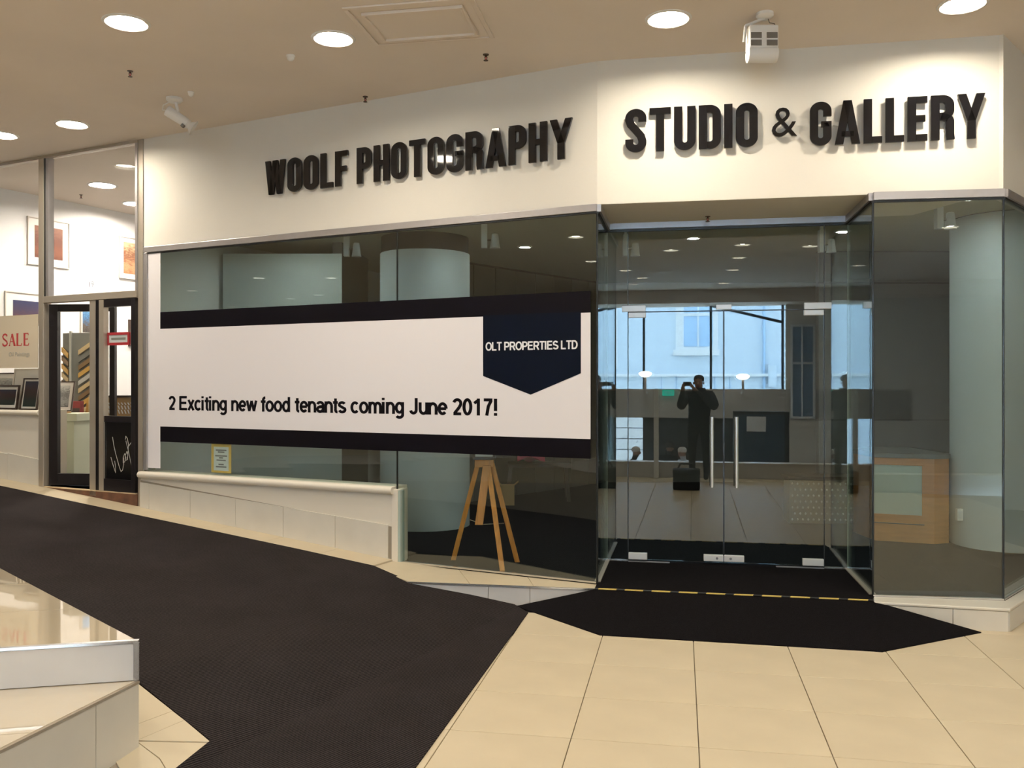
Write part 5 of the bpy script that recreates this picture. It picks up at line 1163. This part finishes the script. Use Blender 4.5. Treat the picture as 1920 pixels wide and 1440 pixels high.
# white slatted hoarding seen low at the left
k4 = 20.0; fh = RFr(k4); x0, x1 = xR(1148, k4), xR(1206, k4)
hb = thing('hoarding', fh((x0 + x1) / 2, 0, ZL), 'white boarded hoarding at street level', 'hoarding')
zt4 = zR(1180, 782, k4)
for i in range(6):
    a = ZL + (zt4 - ZL) * i / 6; MB().box(fh, x0, x1, -0.05, 0.0, a + 0.012, a + (zt4 - ZL) / 6 - 0.012).build('board', 'facade_trim', hb)
MB().box(fh, x0, x1, -0.09, -0.05, ZL, zt4).build('backing', 'slate_frame', hb)
# lamps on the spandrel
for px, py, l in ((1210, 703, 'lit bowl lamp on the left of the rear glazing'), (1393, 708, 'lit bowl lamp on the right of the rear glazing')):
    k = K2 - 0.6; q = rf_plane(px, py, k); t = thing('bowl_lamp', q, l, 'lamp', 'bowl lamps at the rear glazing')
    MB().lathe(q, [(0.03, -0.06), (0.10, -0.045), (0.16, 0.0), (0.17, 0.05), (0.10, 0.09), (0.01, 0.10)], 20).build('glass_bowl', 'globe_on', t, smooth=True)
    MB().tube([(q[0], q[1], q[2] - 0.05), (q[0], q[1], 1.36)], 0.03, 8).build('stem', 'spandrel', t)
    MB().tube([(q[0], q[1], 1.36), (q[0] + ND[0] * 0.59, q[1] + ND[1] * 0.59, 1.36)], 0.03, 8).build('bracket', 'spandrel', t)
# exit sign under the spandrel edge
k = K2 - 0.05; fx2 = RFr(k); x0, x1 = xR(1242, k), xR(1264, k); z0, z1 = zR(1250, 742, k), zR(1250, 731, k)
ex = thing('exit_sign', fx2((x0 + x1) / 2, 0.02, z0), 'green lit exit sign on the rear spandrel', 'sign')
MB().box(fx2, x0, x1, 0.0, 0.06, z0, z1).build('box', 'exit_green', ex)
text_mb('EXIT', lambda x, z, d: fx2(-x, d, z), -x1 + 0.05, -x0 - 0.05, z0 + 0.04, z1 - 0.04, 0.061).build('lettering', 'print_white', ex)
# dark glazed display kiosk at the lower level with a paper notice
k = 13.0; fk = RFr(k); x0, x1 = xR(1376, k), xR(1480, k); zt5 = zR(1430, 772, k)
ks = thing('kiosk', fk((x0 + x1) / 2, 0, ZL), 'dark glazed kiosk at the lower level', 'kiosk')
MB().box(fk, x0, x1, -0.5, 0.0, ZL, zt5).build('cabinet', 'street_dark', ks)
MB().box(fk, x0 + 0.1, x1 - 0.1, 0.0, 0.01, ZL + 0.2, zt5 - 0.06).build('screen_glass', 'slate_frame', ks)
MB().box(fk, xR(1400, k), xR(1436, k), 0.01, 0.015, zR(1418, 809, k), zR(1418, 781, k)).build('notice_sheet', 'paper', ks)
# low studded metal bench inside the studio beside the counter
Yb = 9.45; fb = Fr((X(1480, Yb), Yb), nrm((1.0, -0.10)), nrm((-0.10, -1.0)), ZS); wb = X(1612, Yb) - X(1480, Yb)
t = thing('studded_bench', (X(1545, Yb), Yb, ZS), 'low dark bench with rows of bright studs inside the right door', 'bench')
MB().box(fb, 0, wb, -0.3, 0.0, 0.0, 0.46).build('casing', 'perforated', t)
MB().box(fb, -0.02, wb + 0.02, -0.32, 0.02, 0.46, 0.49).build('seat', 'dark_wood', t)
stud0 = None
for j in range(7):
    for i in range(13):
        x, z = 0.03 + i * 0.054 + (j % 2) * 0.027, 0.04 + j * 0.062
        if x > wb - 0.02: continue
        MB().add([fb(x - 0.012, 0.0, z), fb(x, 0.0, z - 0.016), fb(x + 0.012, 0.0, z), fb(x, 0.0, z + 0.016), fb(x, 0.009, z)], [(0, 1, 4), (1, 2, 4), (2, 3, 4), (3, 0, 4), (3, 2, 1, 0)]).build('stud', 'moulding_silver', t)
# end and outer walls, added to keep stray sky light out
MB().box(W0, -36.2, -36.0, -9, 30, ZL, ZC).build('wall_end_left', 'plaster', kind='structure', label='added far end wall of the hall on the left')
MB().box(W0, 8.6, 8.8, -11, 16, ZL, ZC).build('wall_end_right', 'plaster', kind='structure', label='added far end wall of the hall on the right')
MB().box(W0, -13.2, 8.8, 15.0, 15.2, 0, ZC).build('wall_end_back', 'plaster', kind='structure', label='added outer wall behind the shops')
MB().box(FCC, 2.4, 6.5, -0.14, 0.0, 0.0, ZC).build('wall_far_right_solid', 'plaster', kind='structure', label='cream wall past the far right glass')

# ================================================================ PEOPLE (mirrored in the doors)
def person(name, label, loc, face, J, edges, mats, parts=(), sub=1):
    """J: joint -> (x right, y forward, z up, radius[, radius2]); one skinned body"""
    names = list(J); me = bpy.data.meshes.new(name)
    fx, fy = nrm(face); rx, ry = fy, -fx
    L = lambda x, y, z: (rx * x + fx * y, ry * x + fy * y, z)
    me.from_pydata([L(*J[n][:3]) for n in names], [(names.index(a), names.index(b)) for a, b in edges], []); me.update()
    o = bpy.data.objects.new(name, me); COL.objects.link(o); o.location = loc; ORG[o.name] = Vector(loc)
    sk = o.modifiers.new('skin', 'SKIN'); sk.use_smooth_shade = True
    if not me.skin_vertices: 
        pass
    for i, n in enumerate(names):
        r = J[n][3]; r2 = J[n][4] if len(J[n]) > 4 else r
        me.skin_vertices[0].data[i].radius = (r, r2)
    me.skin_vertices[0].data[names.index('pelvis')].use_root = True
    ss_ = o.modifiers.new('sub', 'SUBSURF'); ss_.levels = sub; ss_.render_levels = sub
    # one material coloured by region: skin at head and hands, jacket and trousers elsewhere
    m = bpy.data.materials.new(name + '_skin_and_clothes'); m.use_nodes = True; nt = m.node_tree; b = nt.nodes['Principled BSDF']
    tc = nt.nodes.new('ShaderNodeTexCoord'); sp_ = nt.nodes.new('ShaderNodeSeparateXYZ'); r = nt.nodes.new('ShaderNodeValToRGB'); r.color_ramp.interpolation = 'CONSTANT'
    sc = nt.nodes.new('ShaderNodeMath'); sc.operation = 'MULTIPLY'; sc.inputs[1].default_value = 0.5
    nt.links.new(tc.outputs['Object'], sp_.inputs[0]); nt.links.new(sp_.outputs['Z'], sc.inputs[0]); nt.links.new(sc.outputs[0], r.inputs[0])
    while len(r.color_ramp.elements) < len(mats): r.color_ramp.elements.new(0.5)
    for i, (z, c) in enumerate(mats): r.color_ramp.elements[i].position = z * 0.5; r.color_ramp.elements[i].color = (*c, 1)
    nt.links.new(r.outputs[0], b.inputs['Base Color']); b.inputs['Roughness'].default_value = 0.8
    me.materials.append(m); tag(o, label, 'person'); return o, (lambda x, y, z: tuple(Vector(loc) + Vector(L(x, y, z))))
def face_of(o, P, z, y):
    for s in (-1, 1):
        MB().lathe(P(s * 0.030, y + 0.072, z - 0.006), [(0.002, 0.0), (0.009, 0.003), (0.011, 0.007), (0.009, 0.011), (0.002, 0.014)], 10).build('eye', 'hair_dark', o)
        MB().cyl(P(s * 0.074, y - 0.01, z - 0.02), P(s * 0.090, y - 0.015, z - 0.018), 0.026, 0.020, 12).build('ear', 'skin', o, smooth=True)
    MB().bar(P(-0.024, y + 0.074, z - 0.072), P(0.024, y + 0.074, z - 0.072), (0, 0, 0.005), (0, 0.006, 0)).build('mouth', 'sale_red', o)
SK, DKJ, DKT = (0.50, 0.30, 0.22), (0.012, 0.014, 0.022), (0.014, 0.014, 0.018)
J = dict(pelvis=(0, 0, 0.95, .15, .12), waist=(0, 0, 1.10, .19, .14), chest=(0, 0.01, 1.34, .205, .145), neckb=(0, 0.02, 1.47, .08, .07), neck=(0, 0.03, 1.53, .055), head=(0, 0.055, 1.60, .080, .09), skull=(0, 0.045, 1.68, .082, .09), crown=(0, 0.035, 1.735, .045),
         nose=(0, 0.155, 1.61, .012))
Ed = [('pelvis', 'waist'), ('waist', 'chest'), ('chest', 'neckb'), ('neckb', 'neck'), ('neck', 'head'), ('head', 'skull'), ('skull', 'crown'), ('head', 'nose')]
for s, n in ((-1, 'l'), (1, 'r')):
    J.update({n + 'sh': (s * 0.19, 0.0, 1.42, .095), n + 'el': (s * 0.29, 0.13, 1.20, .082), n + 'wr': (s * 0.10 - 0.10, 0.36, 1.50, .036), n + 'pm': (s * 0.075 - 0.115, 0.395, 1.555, .030, .022),
              n + 'hip': (s * 0.10, 0, 0.86, .105), n + 'kn': (s * 0.115, 0.02, 0.49, .072), n + 'an': (s * 0.12, -0.01, 0.10, .052), n + 'to': (s * 0.13, 0.14, 0.045, .042)})
    Ed += [('chest', n + 'sh'), (n + 'sh', n + 'el'), (n + 'el', n + 'wr'), (n + 'wr', n + 'pm'), ('pelvis', n + 'hip'), (n + 'hip', n + 'kn'), (n + 'kn', n + 'an'), (n + 'an', n + 'to')]
    for q in range(4):
        J[n + 'f%d' % q] = (s * 0.078 - 0.115, 0.425, 1.575 + 0.016 * (q - 1.5), .0085); J[n + 'g%d' % q] = (s * 0.040 - 0.115, 0.432, 1.577 + 0.018 * (q - 1.5), .008)
        Ed += [(n + 'pm', n + 'f%d' % q), (n + 'f%d' % q, n + 'g%d' % q)]
    J[n + 'th'] = (s * 0.045 - 0.115, 0.375, 1.58, .009); Ed.append((n + 'pm', n + 'th'))
ph_loc = (0.12, -0.475, 0.0)
man, mp = person('person', 'person in a dark jacket taking a photo, mirrored in the glass doors', ph_loc, (0, 1), J, Ed, [(0.0, (0.01, 0.01, 0.01)), (0.10, DKT), (0.90, DKJ), (1.49, SK)])
face_of(man, mp, 1.635, 0.055)
hc = MB(); c = mp(0, 0.03, 1.665)
hc.lathe(c, [(0.080, -0.02), (0.088, 0.02), (0.080, 0.05), (0.055, 0.078), (0.004, 0.09)], 18); hc.build('hair', 'hair_dark', man, smooth=True)
cl_ = MB(); c = mp(0, 0.015, 1.44); cl_.lathe(c, [(0.125, 0.0), (0.118, 0.05), (0.10, 0.095), (0.088, 0.095), (0.10, 0.03)], 18); cl_.build('hood', 'jacket_dark', man, smooth=True)
pc = mp(-0.115, 0.415, 1.60); MB().box(Fr((0.0, pc[1]), (1, 0), (0, 1)), -0.066, 0.066, -0.005, 0.004, 1.567, 1.634).build('phone', 'phone_black', label='black phone held up by the photographer', cat='phone', bevel=0.003)
# bag on the floor to the person's side
q = rf_z(1287, 918, 0.0); t = thing('shoulder_bag', q, 'black boxy bag on the floor before the photographer', 'bag')
f = Fr((q[0], q[1]), DD, (-ND[0], -ND[1]))
MB().box(f, -0.20, 0.20, -0.12, 0.12, 0.0, 0.27).build('body', 'bag_black', t, bevel=0.03, segs=3)
MB().box(f, -0.205, 0.205, -0.125, 0.125, 0.22, 0.32).build('flap', 'bag_black', t, bevel=0.03, segs=3)
MB().tube([f(-0.13, 0, 0.31), f(-0.09, 0, 0.39), f(0.09, 0, 0.39), f(0.13, 0, 0.31)], 0.014, 8).build('handle', 'bag_black', t)
# seated people at the lower level
def seated(px, py, k, face, mats, hair, label):
    h = rf_plane(px, py, k); loc = (h[0], h[1], ZL)
    zz = h[2] - ZL + 0.03
    Js = dict(pelvis=(0, 0, 0.52, .15, .12), waist=(0, 0.02, 0.66, .15, .12), chest=(0, 0.06, 0.90, .17, .12), neckb=(0, 0.08, 1.02, .075), neck=(0, 0.10, 1.09, .05), head=(0, 0.14, 1.17, .075, .085), skull=(0, 0.13, 1.25, .08, .088), crown=(0, 0.12, 1.30, .045), nose=(0, 0.235, 1.18, .012))
    Es = [('pelvis', 'waist'), ('waist', 'chest'), ('chest', 'neckb'), ('neckb', 'neck'), ('neck', 'head'), ('head', 'skull'), ('skull', 'crown'), ('head', 'nose')]
    for s, n in ((-1, 'l'), (1, 'r')):
        Js.update({n + 'sh': (s * 0.18, 0.05, 0.97, .07), n + 'el': (s * 0.24, 0.13, 0.72, .052), n + 'wr': (s * 0.12, 0.36, 0.72, .034), n + 'pm': (s * 0.09, 0.43, 0.72, .03), n + 'hip': (s * 0.10, 0.04, 0.52, .10), n + 'kn': (s * 0.12, 0.44, 0.50, .07), n + 'an': (s * 0.12, 0.40, 0.10, .05), n + 'to': (s * 0.13, 0.54, 0.045, .04)})
        Es += [('chest', n + 'sh'), (n + 'sh', n + 'el'), (n + 'el', n + 'wr'), (n + 'wr', n + 'pm'), ('pelvis', n + 'hip'), (n + 'hip', n + 'kn'), (n + 'kn', n + 'an'), (n + 'an', n + 'to')]
        for q in range(4):
            Js[n + 'f%d' % q] = (s * 0.09 + 0.014 * (q - 1.5), 0.50, 0.715, .009); Es.append((n + 'pm', n + 'f%d' % q))
        Js[n + 'th'] = (s * 0.05, 0.46, 0.72, .01); Es.append((n + 'pm', n + 'th'))
    dz = zz - 1.25
    o, P = person('person', label, (loc[0], loc[1], loc[2] + 0.0), face, {a: (v[0], v[1], v[2] + (dz if v[2] > 0.3 else 0), *v[3:]) for a, v in Js.items()}, Es, [(z + (dz if z > 0.3 else 0), c) for z, c in mats])
    face_of(o, P, 1.19 + dz, 0.14)
    m = MB(); m.lathe(P(0, 0.12, 1.225 + dz), [(0.092, -0.02), (0.098, 0.02), (0.086, 0.06), (0.05, 0.088), (0.004, 0.094)], 16); m.build('hair', hair, o, smooth=True)
    sf_ = nrm(face); t = thing('stool', (loc[0], loc[1], ZL), 'dark stool carrying ' + label, 'stool')
    hh = 0.38 + dz
    MB().lathe((loc[0], loc[1], ZL), [(0.17, hh - 0.04), (0.18, hh - 0.02), (0.17, hh)], 20).build('seat', 'dark_wood', t)
    for a in (45, 135, 225, 315): MB().cyl((loc[0] + 0.17 * math.cos(math.radians(a)), loc[1] + 0.17 * math.sin(math.radians(a)), ZL), (loc[0] + 0.12 * math.cos(math.radians(a)), loc[1] + 0.12 * math.sin(math.radians(a)), ZL + hh - 0.04), 0.015, n=8).build('leg', 'dark_wood', t)
seated(1182, 845, 12.6, (1, -0.2), [(0.0, DKT), (0.55, DKJ), (1.12, SK)], 'hair_white', 'white haired person in a dark jacket seated below')
seated(1251, 838, 13.0, (0.2, -1), [(0.0, DKT), (0.55, DKJ), (1.12, SK)], 'hair_dark', 'dark haired person in a navy top seated below')
seated(1287, 846, 12.4, (-0.6, 0.8), [(0.0, DKT), (0.55, (0.70, 0.78, 0.90)), (1.12, SK)], 'hair_white', 'pale haired person in a white top seated below')
